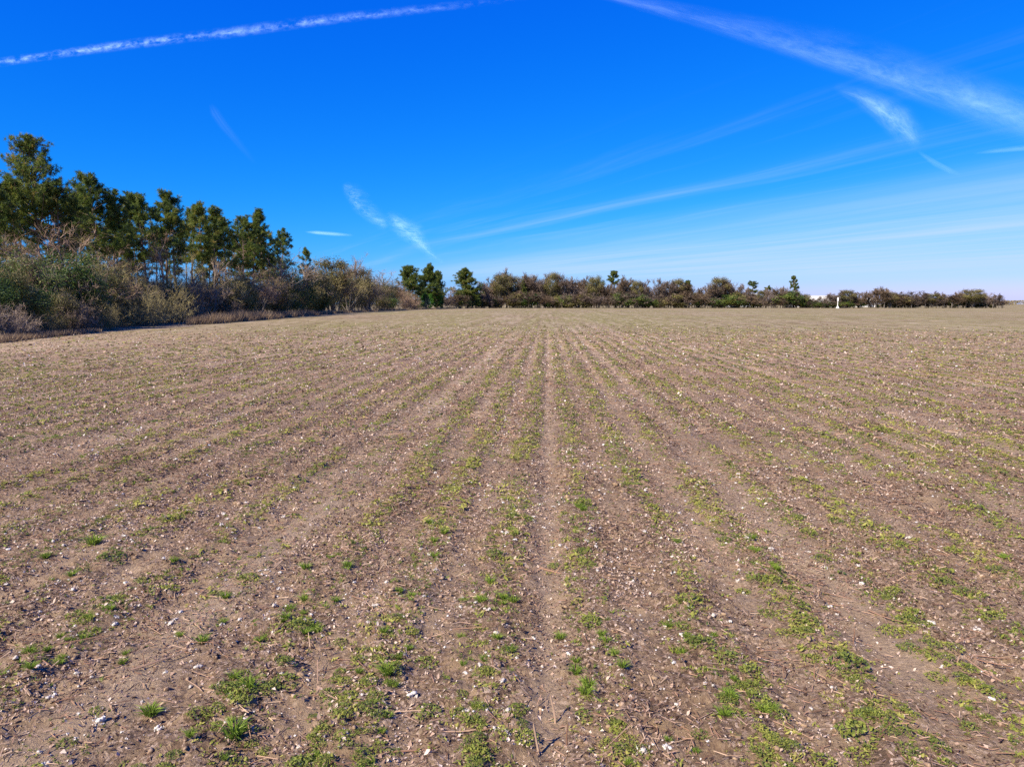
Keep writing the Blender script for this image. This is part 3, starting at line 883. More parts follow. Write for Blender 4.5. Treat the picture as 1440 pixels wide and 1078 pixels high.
place(PINE_LONE[2], 'pine_tree', 1116, 538, 386, 'tallest far pine with one low side branch', 'pine tree', 'lone pines in the far tree line', 1.0, 0.0)
place(BARE_F[0], 'bare_tree', 1246, 540, 406, 'wide flat bare treetop right of the white post', 'tree', FG, 1.2)
place(BARE_F[1], 'bare_tree', 1386, 548, 411, 'last bare treetop near the right end of the far trees', 'tree', FG, 1.2)

cnt = {}
px = 684.0
j = 0
while px < 1412:
    if True:
        k = (j * 3 + (j // 5)) % 5
        ever = j % 6 == 4
        ph = seg(px)
        ty = float(far_top(px)) - 7 + R.uniform(-4, 4)
        if ever:
            mod, nm, kind = ROUND[j % 2], 'evergreen_tree', 'dark evergreen tree'
        else:
            mod, nm, kind = BARE_F[k], 'bare_tree', ('wide grey bare tree', 'grey bare tree', 'brown bare tree', 'narrow grey bare tree', 'narrow brown bare tree')[k]
        cnt[(kind, ph)] = cnt.get((kind, ph), 0) + 1
        lab = f'{ORD[cnt[(kind, ph)] - 1]} {kind} rightward from {ph}, far tree line'
        hsm = 1.0 if px < 1125 else 1.5
        place(mod, nm, px, 530 + 8 * R.random(), ty, lab, 'tree', FG, R.uniform(0.8, 1.3) * hsm)
    j += 1
    px += R.uniform(8, 11.5) if px < 1125 else R.uniform(8, 12)
for j, px in enumerate(np.arange(640, 1410, 7.0)):
    ty = float(far_top(px)) + 2 + R.uniform(0, 8)
    mod = BARE_F[(j * 2 + 1) % 5]
    place(mod, 'bare_tree', px + R.uniform(-3, 3), 546 + 14 * R.random(), max(min(ty, 422), 419 if 1126 < px < 1194 else 0), 'bare tree half hidden in the second far row, right of ' + seg(px), 'tree',
          'second row of the far tree line', R.uniform(1.0, 1.3) * (1.0 if px < 1125 else 1.5))
for j, px in enumerate(np.arange(622, 1414, 5.5)):
    mod = [BUSHY_F[0], BUSHY_F[1], EVER_F[1], BUSHY_F[2], BUSHY_F[0], BUSHY_F[1], EVER_F[0]][(j * 5 + j // 6) % 7]
    green = mod in EVER_F
    base_y = (414 if px < 1125 else 421) + 4 * math.sin(px * 0.083)
    place(mod, 'evergreen_shrub' if green else 'bare_shrub', px + R.uniform(-3, 3), edge(px) + R.uniform(-1, 4), base_y + R.uniform(-5, 5),
          ('low dark green shrub' if green else 'low brown shrub') + ' under the far trees, right of ' + (seg(px) if px > 670 else 'the three green pines'),
          'shrub', 'evergreen shrubs under the far trees' if green else 'bare shrubs under the far trees', R.uniform(1.2, 1.9))

for j, px in enumerate(np.arange(1130, 1194, 4.5)):
    green = j % 3 == 1
    place([BUSHY_F[0], EVER_F[0], BUSHY_F[1]][j % 3], 'evergreen_shrub' if green else 'bare_shrub', px, 528 + 4 * R.random(), 422.5 + R.uniform(-2.5, 1.5),
          f'{ORD[j]} shrub from the left hiding the foot of the long white warehouse', 'shrub', 'shrubs before the warehouse', 2.3)

# ---- woods on the horizon, too far to tell its trees apart
mb = MB()
g = np.random.default_rng(77)
nwood = 5200
for (pxa, pxb, dep, hh) in ((1380, 1700, 2300.0, 13.0), (560, 1420, 1500.0, 8.0)):
    xa, xb = at_depth(pxa, HORIZON, dep)[0], at_depth(pxb, HORIZON, dep)[0]
    x = g.uniform(xa, xb, nwood)
    hmx = hh * (0.75 + 0.5 * vn(x * 0.02, x * 0 + 3, 5))
    c = np.stack([x, dep + g.uniform(-25, 25, nwood), hmx * np.sqrt(g.random(nwood))], -1)
    leaves(mb, c, g.uniform(1.2, 2.6, nwood), g.uniform(0.8, 1.6, nwood), g.uniform(0.1, 0.8, nwood), g)
tag(obj('distant_woods', mb.mesh('distant_woods', M_OTWIG)), 'thin bluish line of woods on the horizon at far right', 'woods', None, 'stuff')


# ---- white warehouse and post beyond the field
def box_mesh(name, mat, boxes, bevel=0.0):
    v, f = [], []
    for (x0, x1, y0, y1, z0, z1) in boxes:
        b = len(v)
        v += [(x0, y0, z0), (x1, y0, z0), (x1, y1, z0), (x0, y1, z0), (x0, y0, z1), (x1, y0, z1), (x1, y1, z1), (x0, y1, z1)]
        f += [[b + i for i in q] for q in ((0, 3, 2, 1), (4, 5, 6, 7), (0, 1, 5, 4), (1, 2, 6, 5), (2, 3, 7, 6), (3, 0, 4, 7))]
    me_ = tri_mesh(name, np.array(v, float), np.array(f))
    me_.materials.append(mat)
    return me_


def warehouse(px0, px1, top, dep, label, ndoor):
    a, b = at_depth(px0, HORIZON, dep)[0], at_depth(px1, HORIZON, dep)[0]
    hgt = at_depth(px0, top, dep)[2]
    wd = (b - a) / 2
    e = obj('warehouse', None)
    e.location = ((a + b) / 2, dep, 0)
    obj('wall', box_mesh('warehouse_wall', M_WHITE, [(-wd, wd, 0, 40, -0.1, hgt - 0.8)]), e)
    obj('roof', box_mesh('warehouse_roof', M_ROOF, [(-wd - 0.3, wd + 0.3, -0.3, 40.3, hgt - 0.797, hgt)]), e)
    n = int(wd * 2 / 4)
    for i in range(n):
        xx = -wd + (i + 0.5) * 2 * wd / n
        obj('wall_rib', box_mesh('wall_rib', M_WHITE, [(xx - 0.12, xx + 0.12, -0.15, -0.003, 0, hgt - 0.82)]), e)
    for i in range(ndoor):
        xx = -wd + (i + 0.6) * 2 * wd / ndoor
        obj('loading_door', box_mesh('loading_door', M_DOOR, [(xx - 1.6, xx + 1.6, -0.22, -0.16, 0, 4.2)]), e)
    tag(e, label, 'building', 'white warehouses beyond the far trees')


warehouse(1132, 1190, 415.5, 700, 'long white flat roofed warehouse behind trees right of the tallest far pine', 4)
warehouse(1040, 1064, 413, 720, 'white building glimpsed behind the small umbrella pine', 2)
warehouse(1221, 1231, 419, 700, 'small white building glimpsed right of the white post', 1)

q = at_depth(1178, HORIZON, 505)
e = obj('white_post', None)
e.location = (q[0], 505, 0)
tb = MB()
tubes(tb, np.array([[[0, 0, -0.1], [0, 0, 2.5], [0, 0, 5.0], [0, 0, 7.6]]]), np.array([[0.26, 0.23, 0.21, 0.20]]), 10, 0.5)
obj('shaft', tb.mesh('post_shaft', M_WHITE, True), e)
obj('base', box_mesh('post_base', M_WHITE, [(-0.8, 0.8, -0.8, 0.8, -0.1, 0.7), (-0.5, 0.5, -0.5, 0.5, 0.703, 1.5)]), e)
obj('head', box_mesh('post_head', M_WHITE, [(-0.42, 0.42, -0.3, 0.3, 5.2, 7.8)]), e)
tag(e, 'slim white post on a wider base at the far field edge', 'post')

# ---- dry grass along the margin of the field
mb = MB()
g = np.random.default_rng(91)
n = 30000
pp = np.concatenate([g.uniform(-30, 140, 8000), g.uniform(262, 470, 16000), g.uniform(470, 640, 6000)])
dep = np.interp(pp, EDGE_PX, EDGE_D) - np.interp(pp, [0, 200, 280, 330, 450, 500, 640], [3.0, 3.0, 6.0, 13.0, 24.0, 12.0, 6.0]) + g.uniform(-1, 1, n) * np.interp(pp, [0, 200, 300, 400, 640], [3, 3, 5, 9, 8]) - 3.0
kx = (pp - W_PX / 2) / F_PX * math.cos(PITCH)
gp = np.stack([kx * dep, dep, np.full(n, -0.03)], -1)
hh = g.uniform(0.35, 1.0, n) * np.interp(pp, [0, 140, 262, 300, 430, 470, 640], [0.8, 0.7, 1.2, 2.2, 2.4, 1.6, 1.6]) * (0.4 + 0.9 * fbm(gp[:, 0] * 0.4, gp[:, 1] * 0.15, 4, 3))
tip = gp + np.concatenate([g.normal(0, 0.35, (n, 2)) * hh[:, None], hh[:, None]], 1)
spikes(mb, gp, tip, 0.035, np.clip(g.normal(0.5, 0.25, n), 0, 1), g)
tag(obj('dry_grass', mb.mesh('dry_grass', M_GRASS_DRY)), 'tall dry brown grass along the margin of the left wood', 'grass', None, 'stuff')


# ------------------------------------------------------------------ clouds: contrails and wisps of ice, each in three thin layers
def cloud_mat(name, scale, lo, hi, dens, stretch=(1, 1, 1), det=7.0, edge_pow=1.0, rough=0.6):
    m, t = new_mat(name)
    ac = t.n('ShaderNodeAttribute', attribute_name='across').outputs['Fac']
    al = t.n('ShaderNodeAttribute', attribute_name='along').outputs['Fac']
    dn = t.n('ShaderNodeAttribute', attribute_name='dens').outputs['Fac']
    pos = t.n('ShaderNodeNewGeometry').outputs['Position']
    v = t.xyz(t.math('MULTIPLY', al, stretch[0]), t.math('MULTIPLY', ac, stretch[1]), t.math('MULTIPLY', t.sep(pos)[2], 0.004))
    nz = t.noise(v, scale, det, rough, 0.35)
    nb = t.noise(v, scale * 0.17, 3.0, 0.5)
    prof = t.math('POWER', t.math('SUBTRACT', 1.0, t.math('ABSOLUTE', ac), clamp=True), edge_pow)
    a = t.math('MULTIPLY', t.ramp(t.math('ADD', nz, t.math('MULTIPLY', t.math('SUBTRACT', nb, 0.5), 0.5)), lo, hi), prof)
    a = t.math('MULTIPLY', t.math('MULTIPLY', a, dn), dens, clamp=True)
    df = t.n('ShaderNodeBsdfDiffuse', {'Color': (0.54, 0.80, 1.0, 1)})
    tl = t.n('ShaderNodeBsdfTranslucent', {'Color': (0.54, 0.80, 1.0, 1)})
    sc_ = t.n('ShaderNodeAddShader', {0: df.outputs[0], 1: tl.outputs[0]})
    tp = t.n('ShaderNodeBsdfTransparent')
    mx = t.n('ShaderNodeMixShader', {0: a, 1: tp.outputs[0], 2: sc_.outputs[0]})
    t.n('ShaderNodeOutputMaterial', {'Surface': mx.outputs[0]})
    return m


def ribbon(name, pts, mat, label, where, cat='cloud', nseg=70, nac=8, layer=90.0, unit_px=100.0):
    """pts: rows of (px, py, half width above, half width below, density)"""
    pts = np.array(pts, float)
    s0 = np.concatenate([[0], np.cumsum(np.hypot(*np.diff(pts[:, :2], axis=0).T))])
    s1 = np.linspace(0, s0[-1], nseg)
    c = np.stack([np.interp(s1, s0, pts[:, k]) for k in range(5)], -1)
    tan = unit(np.gradient(c[:, :2], axis=0))
    nor = np.stack([tan[:, 1], -tan[:, 0]], -1)
    nor *= np.where(nor[:, 1:2] > 0, -1, 1)            # towards the top of the sky
    V, AC, AL, DN, Fc = [], [], [], [], []
    for L in range(3):
        for i in range(nseg):
            for k in range(nac + 1):
                a = k / nac * 2 - 1
                wdt = c[i, 2] if a > 0 else c[i, 3]
                x, y = c[i, :2] + nor[i] * a * wdt
                V.append(where(x, y, L * layer))
                AC.append(a)
                AL.append(s1[i] / unit_px + L * 13.7)
                DN.append(c[i, 4])
        b = L * nseg * (nac + 1)
        for i in range(nseg - 1):
            for k in range(nac):
                p = b + i * (nac + 1) + k
                Fc.append([p, p + nac + 1, p + nac + 2, p + 1])
    me_ = tri_mesh(name, np.array(V), np.array(Fc), True)
    for nm, arr in (('across', AC), ('along', AL), ('dens', DN)):
        me_.attributes.new(nm, 'FLOAT', 'POINT').data.foreach_set('value', np.array(arr, np.float32))
    me_.materials.append(mat)
    return tag(obj(name, me_), label, cat, 'clouds and trails in the sky')


high = lambda x, y, dz: at_alt(x, y, 9000.0 + dz)
curtain = lambda x, y, dz: at_depth(x, y, 30000.0 + dz * 6)
ribbon('contrail', [(-60, 98, 7, 7, 1.0), (0, 88, 8, 8, 0.95), (120, 71, 9, 8, 0.95), (240, 56, 10, 9, 0.8), (330, 46, 11, 9, 0.65), (440, 31, 11, 9, 0.65), (520, 22, 10, 8, 0.42),
                    (600, 13, 9, 8, 0.28), (690, 3, 8, 7, 0.12), (760, -6, 7, 6, 0.0)],
       cloud_mat('fresh_contrail', 3.6, 0.42, 0.80, 0.36, (2.2, 0.34, 1), 6.0, 1.9, 0.62), 'narrow crinkled white contrail crossing the upper left sky', high, 'contrail', 120, 8)
ribbon('contrail', [(800, -18, 6, 8, 0.25), (860, -4, 8, 9, 0.5), (940, 16, 18, 13, 0.6), (1010, 36, 26, 15, 0.7), (1080, 58, 38, 16, 0.8), (1150, 80, 50, 18, 0.85), (1220, 101, 54, 20, 0.9),
                    (1300, 124, 52, 28, 0.95), (1380, 147, 48, 38, 1.0), (1460, 170, 46, 44, 1.0), (1540, 194, 46, 46, 0.7)],
       cloud_mat('spread_contrail', 1.6, 0.32, 0.90, 0.18, (0.8, 1.0, 1), 9.0, 1.7, 0.74), 'broad spread contrail running down the upper right sky', high, 'contrail', 110, 12)
ribbon('cirrus_cloud', [(1172, 122, 10, 8, 0.0), (1210, 138, 20, 15, 0.45), (1240, 155, 30, 22, 0.8), (1262, 173, 34, 26, 0.9), (1278, 190, 30, 24, 0.6), (1294, 208, 22, 18, 0.0)],
       cloud_mat('cirrus_patch', 2.0, 0.34, 0.86, 0.36, (1.3, 0.8, 1), 9.0, 2.0, 0.74), 'small slanting cirrus patch just below the broad contrail', high, 'cloud', 50, 10)
ribbon('cirrus_cloud', [(1290, 212, 3, 3, 0.0), (1315, 230, 5, 5, 0.35), (1335, 240, 5, 5, 0.35), (1352, 246, 2, 2, 0.0)],
       cloud_mat('cirrus_shred', 1.8, 0.28, 0.72, 0.22, (0.8, 0.6, 1), 7.0, 1.0), 'faint shred of cirrus below the slanting patch', high, 'cloud', 30, 6)
ribbon('cirrus_cloud', [(1368, 216, 2, 2, 0.0), (1400, 212, 4, 4, 0.4), (1440, 208, 5, 5, 0.5), (1500, 202, 6, 6, 0.5)],
       cloud_mat('cirrus_dash', 1.5, 0.25, 0.75, 0.2, (0.5, 0.6, 1), 6.0, 1.0), 'faint thin cirrus dash at the right picture edge', high, 'cloud', 30, 6)
wisp = cloud_mat('cirrus_wisp', 1.5, 0.38, 0.84, 0.46, (0.9, 1.3, 1), 9.0, 2.0, 0.72)
ribbon('cirrus_cloud', [(482, 258, 8, 8, 0.0), (492, 270, 20, 12, 0.5), (504, 289, 26, 13, 0.65), (520, 303, 24, 12, 0.40), (534, 312, 18, 13, 0.40), (545, 322, 14, 12, 0.0)], wisp,
       'feathery upper half of the broken cirrus wisp above the left woods', curtain, 'cloud', 50, 10, 60.0, 60.0)
ribbon('cirrus_cloud', [(544, 298, 8, 8, 0.0), (554, 308, 14, 16, 0.55), (566, 321, 20, 18, 0.85), (580, 331, 24, 16, 0.95), (591, 343, 15, 11, 0.8), (604, 356, 9, 8, 0.6), (624, 370, 5, 5, 0.0)], wisp,
       'feathery lower half of the cirrus wisp pointing down at the pines', curtain, 'cloud', 50, 10, 60.0, 60.0)
ribbon('cirrus_cloud', [(428, 326, 1, 1, 0.0), (445, 327, 3, 3, 0.6), (470, 329, 3, 3, 0.6), (497, 331, 2, 2, 0.0)],
       cloud_mat('cirrus_bar', 1.0, 0.15, 0.6, 0.25, (0.4, 0.5, 1), 4.0, 1.0), 'short thin white cloud bar low above the left woods', curtain, 'cloud', 30, 6, 60.0, 60.0)
ribbon('cirrus_cloud', [(296, 146, 4, 4, 0.0), (302, 158, 8, 8, 0.12), (314, 176, 8, 8, 0.10), (334, 200, 7, 7, 0.06), (360, 232, 5, 5, 0.0)],
       cloud_mat('cirrus_ghost', 1.2, 0.3, 0.75, 0.35, (0.5, 1.0, 1), 6.0, 1.4), 'very faint curl of cirrus below the crinkled contrail', high, 'cloud', 30, 8)


# ------------------------------------------------------------------ what lies and grows on the field
def sample(n, d0, d1, rng):
    dd = np.sqrt(rng.uniform(d0 * d0, d1 * d1, n))
    y = dd
    x = rng.uniform(-1, 1, n) * (0.79 * dd + 0.8)
    return x, y


def area(d0, d1):
    return 0.79 * (d1 * d1 - d0 * d0)


def scatter(mb, protos, x, y, z, scl, rng, tint, squash=1.0, tilt=0.0, tint_var=0.10):
    """copies of small shapes merged into one sheet of stuff"""
    which = rng.integers(0, len(protos), len(x))
    for k, (pv, pf, pt) in enumerate(protos):
        i = np.nonzero(which == k)[0]
        if not len(i):
            continue
        a = rng.uniform(0, 2 * math.pi, len(i))
        ca, sa = np.cos(a)[:, None], np.sin(a)[:, None]
        v = np.broadcast_to(pv, (len(i),) + pv.shape).copy()
        if tilt:
            tx, ty = rng.normal(0, tilt, (len(i), 1)), rng.normal(0, tilt, (len(i), 1))
            v[..., 2] = v[..., 2] + v[..., 0] * tx + v[..., 1] * ty
        vx = v[..., 0] * ca - v[..., 1] * sa
        vy = v[..., 0] * sa + v[..., 1] * ca
        sc_ = scl[i][:, None]
        out = np.stack([vx * sc_ + x[i][:, None], vy * sc_ + y[i][:, None], v[..., 2] * sc_ * squash + z[i][:, None]], -1)
        f = pf[None] + (np.arange(len(i)) * len(pv))[:, None, None]
        t_ = np.clip(tint[i][:, None] + (pt - 0.5)[None], 0, 1)
        mb.add(out.reshape(-1, 3), f.reshape(-1, 3), t_.reshape(-1))


def proto_of(mb):
    return np.concatenate(mb.v), np.concatenate(mb.f), np.concatenate(mb.t)


def leafy_proto(n, lw, rng, hgt=0.42):
    m = MB()
    a = rng.uniform(0, 6.283, n)
    r_ = np.sqrt(rng.random(n)) * (0.75 + 0.35 * vn(np.cos(a) * 1.7 + 5, np.sin(a) * 1.7, int(rng.integers(99))))
    c = np.stack([np.cos(a) * r_, np.sin(a) * r_, np.maximum(hgt * (1 - r_ ** 2) * rng.uniform(0.3, 1.15, n), 0) + 0.05], -1)
    leaves(m, c, lw * rng.uniform(0.7, 1.25, n), lw * 0.45 * rng.uniform(0.7, 1.2, n), np.clip(rng.normal(0.5, 0.13, n), 0.1, 0.9), rng, 1.1)
    return m


def grass_proto(n, rng, wd=0.035, hgt=0.95, segs=2):
    m = MB()
    a = rng.uniform(0, 6.283, n)
    r0 = rng.uniform(0, 0.28, n)
    p0 = np.stack([np.cos(a) * r0, np.sin(a) * r0, np.full(n, -0.08)], -1)
    b = a + rng.normal(0, 0.5, n)
    out = rng.uniform(0.15, 0.9, n)
    h = hgt * rng.uniform(0.45, 1.05, n)
    p1 = p0 + np.stack([np.cos(b) * out * 0.4, np.sin(b) * out * 0.4, h * 0.7], -1)
    p2 = p1 + np.stack([np.cos(b) * out * 0.65, np.sin(b) * out * 0.65, h * 0.2], -1)
    t_ = np.clip(rng.normal(0.5, 0.15, n), 0.1, 0.9)
    if segs == 2:
        strips(m, p0, p1, wd, wd * 0.8, t_, rng)
        spikes(m, p1, p2, wd * 0.8, t_ + 0.05, rng)
    else:
        spikes(m, p0, p2, wd, t_, rng)
    return m


def ico():
    p = (1 + 5 ** 0.5) / 2
    v = unit(np.array([(-1, p, 0), (1, p, 0), (-1, -p, 0), (1, -p, 0), (0, -1, p), (0, 1, p), (0, -1, -p), (0, 1, -p), (p, 0, -1), (p, 0, 1), (-p, 0, -1), (-p, 0, 1)], float))
    f = np.array([(0, 11, 5), (0, 5, 1), (0, 1, 7), (0, 7, 10), (0, 10, 11), (1, 5, 9), (5, 11, 4), (11, 10, 2), (10, 7, 6), (7, 1, 8),
                  (3, 9, 4), (3, 4, 2), (3, 2, 6), (3, 6, 8), (3, 8, 9), (4, 9, 5), (2, 4, 11), (6, 2, 10), (8, 6, 7), (9, 8, 1)])
    return v, f


def subdiv(v, f):
    v = [tuple(q) for q in v]
    mid, out = {}, []
    def mp(a, b):
        k = (min(a, b), max(a, b))
        if k not in mid:
            mid[k] = len(v)
            q = np.array(v[a]) + np.array(v[b])
            v.append(tuple(q / np.linalg.norm(q)))
        return mid[k]
    for a, b, c in f:
        x, y, z = mp(a, b), mp(b, c), mp(c, a)
        out += [(a, x, z), (b, y, x), (c, z, y), (x, y, z)]
    return np.array(v), np.array(out)


def lump(rng, fine=False, rough=0.28, flat=0.6):
    v, f = ico()
    if fine:
        v, f = subdiv(v, f)
    v = v * (1 + rng.normal(0, rough, (len(v), 1))) * np.array([rng.uniform(0.7, 1.3), rng.uniform(0.6, 1.0), flat])
    m = MB()
    m.add(v, f, np.clip(rng.normal(0.5, 0.08, len(v)), 0, 1))
    return m


def stick_mesh(rng, ln=1.0, rad=0.016, branches=1, upright=False):
    m = MB()
    if upright:
        d0 = unit(np.array([[rng.normal(0, 0.16), rng.normal(0, 0.16), 1.0]]))
        st = np.array([[0, 0, -0.10]])
    else:
        d0 = np.array([[1.0, 0.0, 0.03]])
        st = np.array([[-ln / 2, 0, 0.012]])
    p = branch(st, d0, np.array([ln]), 5, 0.09, 0.0, rng)
    if not upright:
        p[..., 2] = 0.006 + np.abs(p[..., 2]) * 0.45
    tubes(m, p, rad * np.linspace(1.0, 0.55, 5)[None] * rng.uniform(0.8, 1.15, (1, 5)), 5, rng.uniform(0.35, 0.65))
    if branches:
        s_, d_, t_ = spawn(p, branches, 0.3, 0.9, 45, 0.1, rng)
        b = branch(s_, d_, np.full(len(s_), ln * 0.32) * rng.uniform(0.5, 1.2, len(s_)), 3, 0.15, 0.0, rng)
        tubes(m, b, rad * 0.55 * np.linspace(1, 0.5, 3)[None].repeat(len(b), 0), 4, 0.55)
    return m


def litter_proto(rng, curl=0.25):
    m = MB()
    w_, h_ = rng.uniform(0.35, 0.8), 1.0
    m.add(np.array([(-h_, 0, 0), (0, -w_, curl * rng.uniform(0.2, 1)), (h_, 0.1, rng.uniform(0, curl)), (0, w_, curl * rng.uniform(0.2, 1))]), [[0, 1, 2], [0, 2, 3]], 0.5)
    return m


g = np.random.default_rng(2024)
WEED_MESH = [leafy_proto(130, 0.135, g).mesh('leafy_weed', M_WEED) for _ in range(7)]
TUFT_MESH = [grass_proto(80, g, 0.030).mesh('grass_tuft', M_BLADE) for _ in range(5)]


def locks(rng, n=4, fine=True):
    m = MB()
    for q in range(n):
        v, f, t_ = proto_of(lump(rng, fine and q < 2, 0.26, 0.7))
        m.add(v * rng.uniform(0.42, 0.62) + np.clip(rng.normal(0, 0.40, 3), -0.5, 0.5) * np.array([1, 1, 0.35]), f, t_)
    k = 26
    a = rng.normal(0, 0.55, (k, 3)) * np.array([1, 1, 0.5])
    spikes(m, a, a + rnd_dir(k, rng) * rng.uniform(0.3, 0.8, (k, 1)), 0.09, rng.uniform(0.3, 0.8, k), rng)
    return m


LINT_MESH = [locks(g).mesh('cotton_tuft', M_LINT, True) for _ in range(9)]
STICK_MESH = [stick_mesh(g, 1.0, 0.017, b).mesh('cotton_stalk', M_STALK) for b in (0, 1, 2, 1, 0, 3, 2)]
STUB_MESH = [stick_mesh(g, 1.0, 0.045, b, True).mesh('cotton_stub', M_STALK) for b in (0, 1, 0, 2)]


def put(name, me_, x, y, s_, label, cat, group, rz=None, dz=0.0, sz=1.0):
    o = obj(name, me_)
    o.location = (x, y, float(ground_z(x, y)) + dz)
    o.rotation_euler = (0, 0, g.uniform(0, 6.283) if rz is None else rz)
    o.scale = (s_, s_, s_ * sz)
    return tag(o, label, cat, group)


def whereabouts(x, y):
    """which strip between crop rows, and how far off"""
    u, v = to_uv(x, y)
    k = int(math.floor(abs(u) / ROW))
    zone = 'bottom edge' if v < 4.9 else 'near bottom edge' if v < 5.7 else 'near field' if v < 7.5 else 'lower middle field' if v < 10 else 'middle field'
    side = 'right' if u > 0 else 'left'
    return f'{ORD[min(k, 19)]} strip {side} of centre track, {zone}'


# things in the foreground that can be told apart
for (px, py, r_, lab) in [
    (1194, 940, 0.17, 'large dark green leafy weed at lower right of the field'),
    (967, 850, 0.16, 'bright green leafy weed right of the middle rows'),
    (157, 786, 0.17, 'leafy weed right below the bright grass tuft at left'),
    (1205, 1035, 0.16, 'yellow green leafy weed near the bottom right corner'),
    (1070, 818, 0.13, 'dark green weed upper right of the bright leafy weed'),
    (735, 1040, 0.12, 'greyish green round weed at bottom centre'),
    (830, 880, 0.13, 'leafy weed left below the bright leafy weed'),
    (400, 960, 0.13, 'leafy weed upper right of the grass tuft at bottom left'),
    (820, 712, 0.14, 'dark weed in the row right of the centre track'),
    (1238, 607, 0.22, 'dark green weed standing out in the right middle distance')]:
    x, y = ground_pt(px, py)
    put('leafy_weed', WEED_MESH[int(g.integers(7))], x, y, r_, lab, 'weed', 'weeds in the field', sz=1.1)
for (px, py, r_, lab) in [
    (213, 1004, 0.13, 'bright green grass tuft near the bottom left corner'),
    (132, 762, 0.19, 'bright green grass tuft at the left of the field'),
    (1018, 1010, 0.10, 'bright grass tuft at the bottom right of centre'),
    (285, 902, 0.11, 'grass tuft above the bottom left tuft'),
    (545, 950, 0.14, 'broad grass tuft in the row left of bottom centre'),
    (350, 975, 0.14, 'grass tuft between bottom left and bottom centre'),
    (330, 1040, 0.16, 'spreading grass tuft at the bottom edge left of centre'),
    (430, 800, 0.12, 'grass tuft in the row left of the middle')]:
    x, y = ground_pt(px, py)
    put('grass_tuft', TUFT_MESH[int(g.integers(5))], x, y, r_, lab, 'grass', 'grass tufts in the field', sz=0.85)
for (px, py, ln, rz, lab) in [
    (575, 1046, 0.45, 2.95, 'long pale stalk lying at the bottom left of centre'),
    (640, 1030, 0.32, -0.15, 'stalk lying right of the long pale stalk'),
    (612, 856, 0.26, -0.7, 'bent stalk lying in the row left of the middle'),
    (1350, 905, 0.40, 0.5, 'upper stalk of the broken heap at lower right'),
    (1385, 930, 0.42, -0.9, 'crossing stalk of the broken heap at lower right'),
    (1378, 945, 0.36, 1.9, 'steep stalk of the broken heap at lower right'),
    (1395, 920, 0.34, -0.2, 'flat stalk of the broken heap at lower right'),
    (110, 910, 0.40, 0.5, 'dark stalk lying at the lower left'),
    (230, 935, 0.50, 0.55, 'dark stalk along the bare track at lower left'),
    (1115, 1025, 0.30, -0.8, 'reddish stalk lying at bottom right of centre')]:
    x, y = ground_pt(px, py)
    put('cotton_stalk', STICK_MESH[int(g.integers(7))], x, y, ln, lab, 'stalk', 'dry stalks on the field', rz, 0.012)
for (px, py, h_, lab) in [(758, 1052, 0.26, 'tall thin upright stub at the bottom centre'), (781, 1010, 0.22, 'upright forked stub right of the bottom centre stub'),
                          (1200, 903, 0.16, 'upright reddish stub above the large dark weed'), (1103, 950, 0.10, 'short peg like stub left of the large dark weed'),
                          (797, 1048, 0.16, 'low bent stub at the bottom right of centre')]:
    x, y = ground_pt(px, py)
    put('cotton_stub', STUB_MESH[int(g.integers(4))], x, y, h_, lab, 'stub', 'upright stubs in the rows', None, 0.01)
for (px, py, r_, lab) in [(905, 1058, 0.042, 'white cotton tuft at the bottom edge right of centre'), (938, 1052, 0.036, 'white cotton tuft just right of the bottom edge tuft'),
                          (138, 1016, 0.045, 'large white cotton tuft at the bottom left'), (222, 1022, 0.034, 'white cotton tuft right of the bottom left grass tuft'),
                          (580, 975, 0.038, 'white cotton tuft above the long pale stalk'), (1003, 870, 0.034, 'white cotton tuft below the bright leafy weed'),
                          (1310, 868, 0.034, 'white cotton tuft above the broken stalk heap'), (278, 935, 0.034, 'white cotton tuft beside the dark stalk at lower left')]:
    x, y = ground_pt(px, py)
    put('cotton_tuft', LINT_MESH[int(g.integers(9))], x, y, r_, lab, 'cotton', 'cotton tufts on the field', None, 0.015)

# weeds: the largest in view one by one, the others as ground cover
x, y = sample(int(area(3.8, 16) * 490), 3.8, 16, g)
keep = g.random(len(x)) < weed_density(x, y)
x, y = x[keep], y[keep]
r_ = 0.0255 * np.exp(np.clip(g.normal(0, 0.5, len(x)), -1, 1.35))
gr = fbm(x * 0.8, y * 0.5, 61, 2) + g.normal(0, 0.09, len(x)) > 0.585
order = np.argsort(-(r_ / y) * np.where(np.abs(x) < 0.735 * y, 1, 0.1))
big = np.zeros(len(x), bool)
cw = ct = 0
for i in order:
    if gr[i] and ct < 110:
        ct += 1
        big[i] = True
        put('grass_tuft', TUFT_MESH[int(g.integers(5))], x[i], y[i], r_[i] * 1.15, 'small grass tuft in the ' + whereabouts(x[i], y[i]), 'grass', 'small grass tufts of the near rows', sz=0.8)
    elif not gr[i] and cw < 280:
        cw += 1
        big[i] = True
        put('leafy_weed', WEED_MESH[int(g.integers(7))], x[i], y[i], r_[i] * 1.25, 'small leafy weed in the ' + whereabouts(x[i], y[i]), 'weed', 'small weeds of the near rows')
    if cw >= 280 and ct >= 110:
        break
rest = ~big
mw, mg = MB(), MB()
near_l = [proto_of(leafy_proto(8, 0.40, g)) for _ in range(6)]
mid_l = [proto_of(leafy_proto(4, 0.60, g)) for _ in range(6)]
far_l = [proto_of(leafy_proto(3, 0.80, g)) for _ in range(6)]
near_g = [proto_of(grass_proto(10, g, 0.08, 0.95, 1)) for _ in range(5)]
mid_g = [proto_of(grass_proto(10, g, 0.10, 0.95, 1)) for _ in range(5)]


def tint_w(x, y):
    return np.clip(0.58 + 1.0 * (fbm(x * 1.3, y * 1.0, 71, 3) - 0.5) + g.normal(0, 0.16, len(x)), 0.02, 0.98)


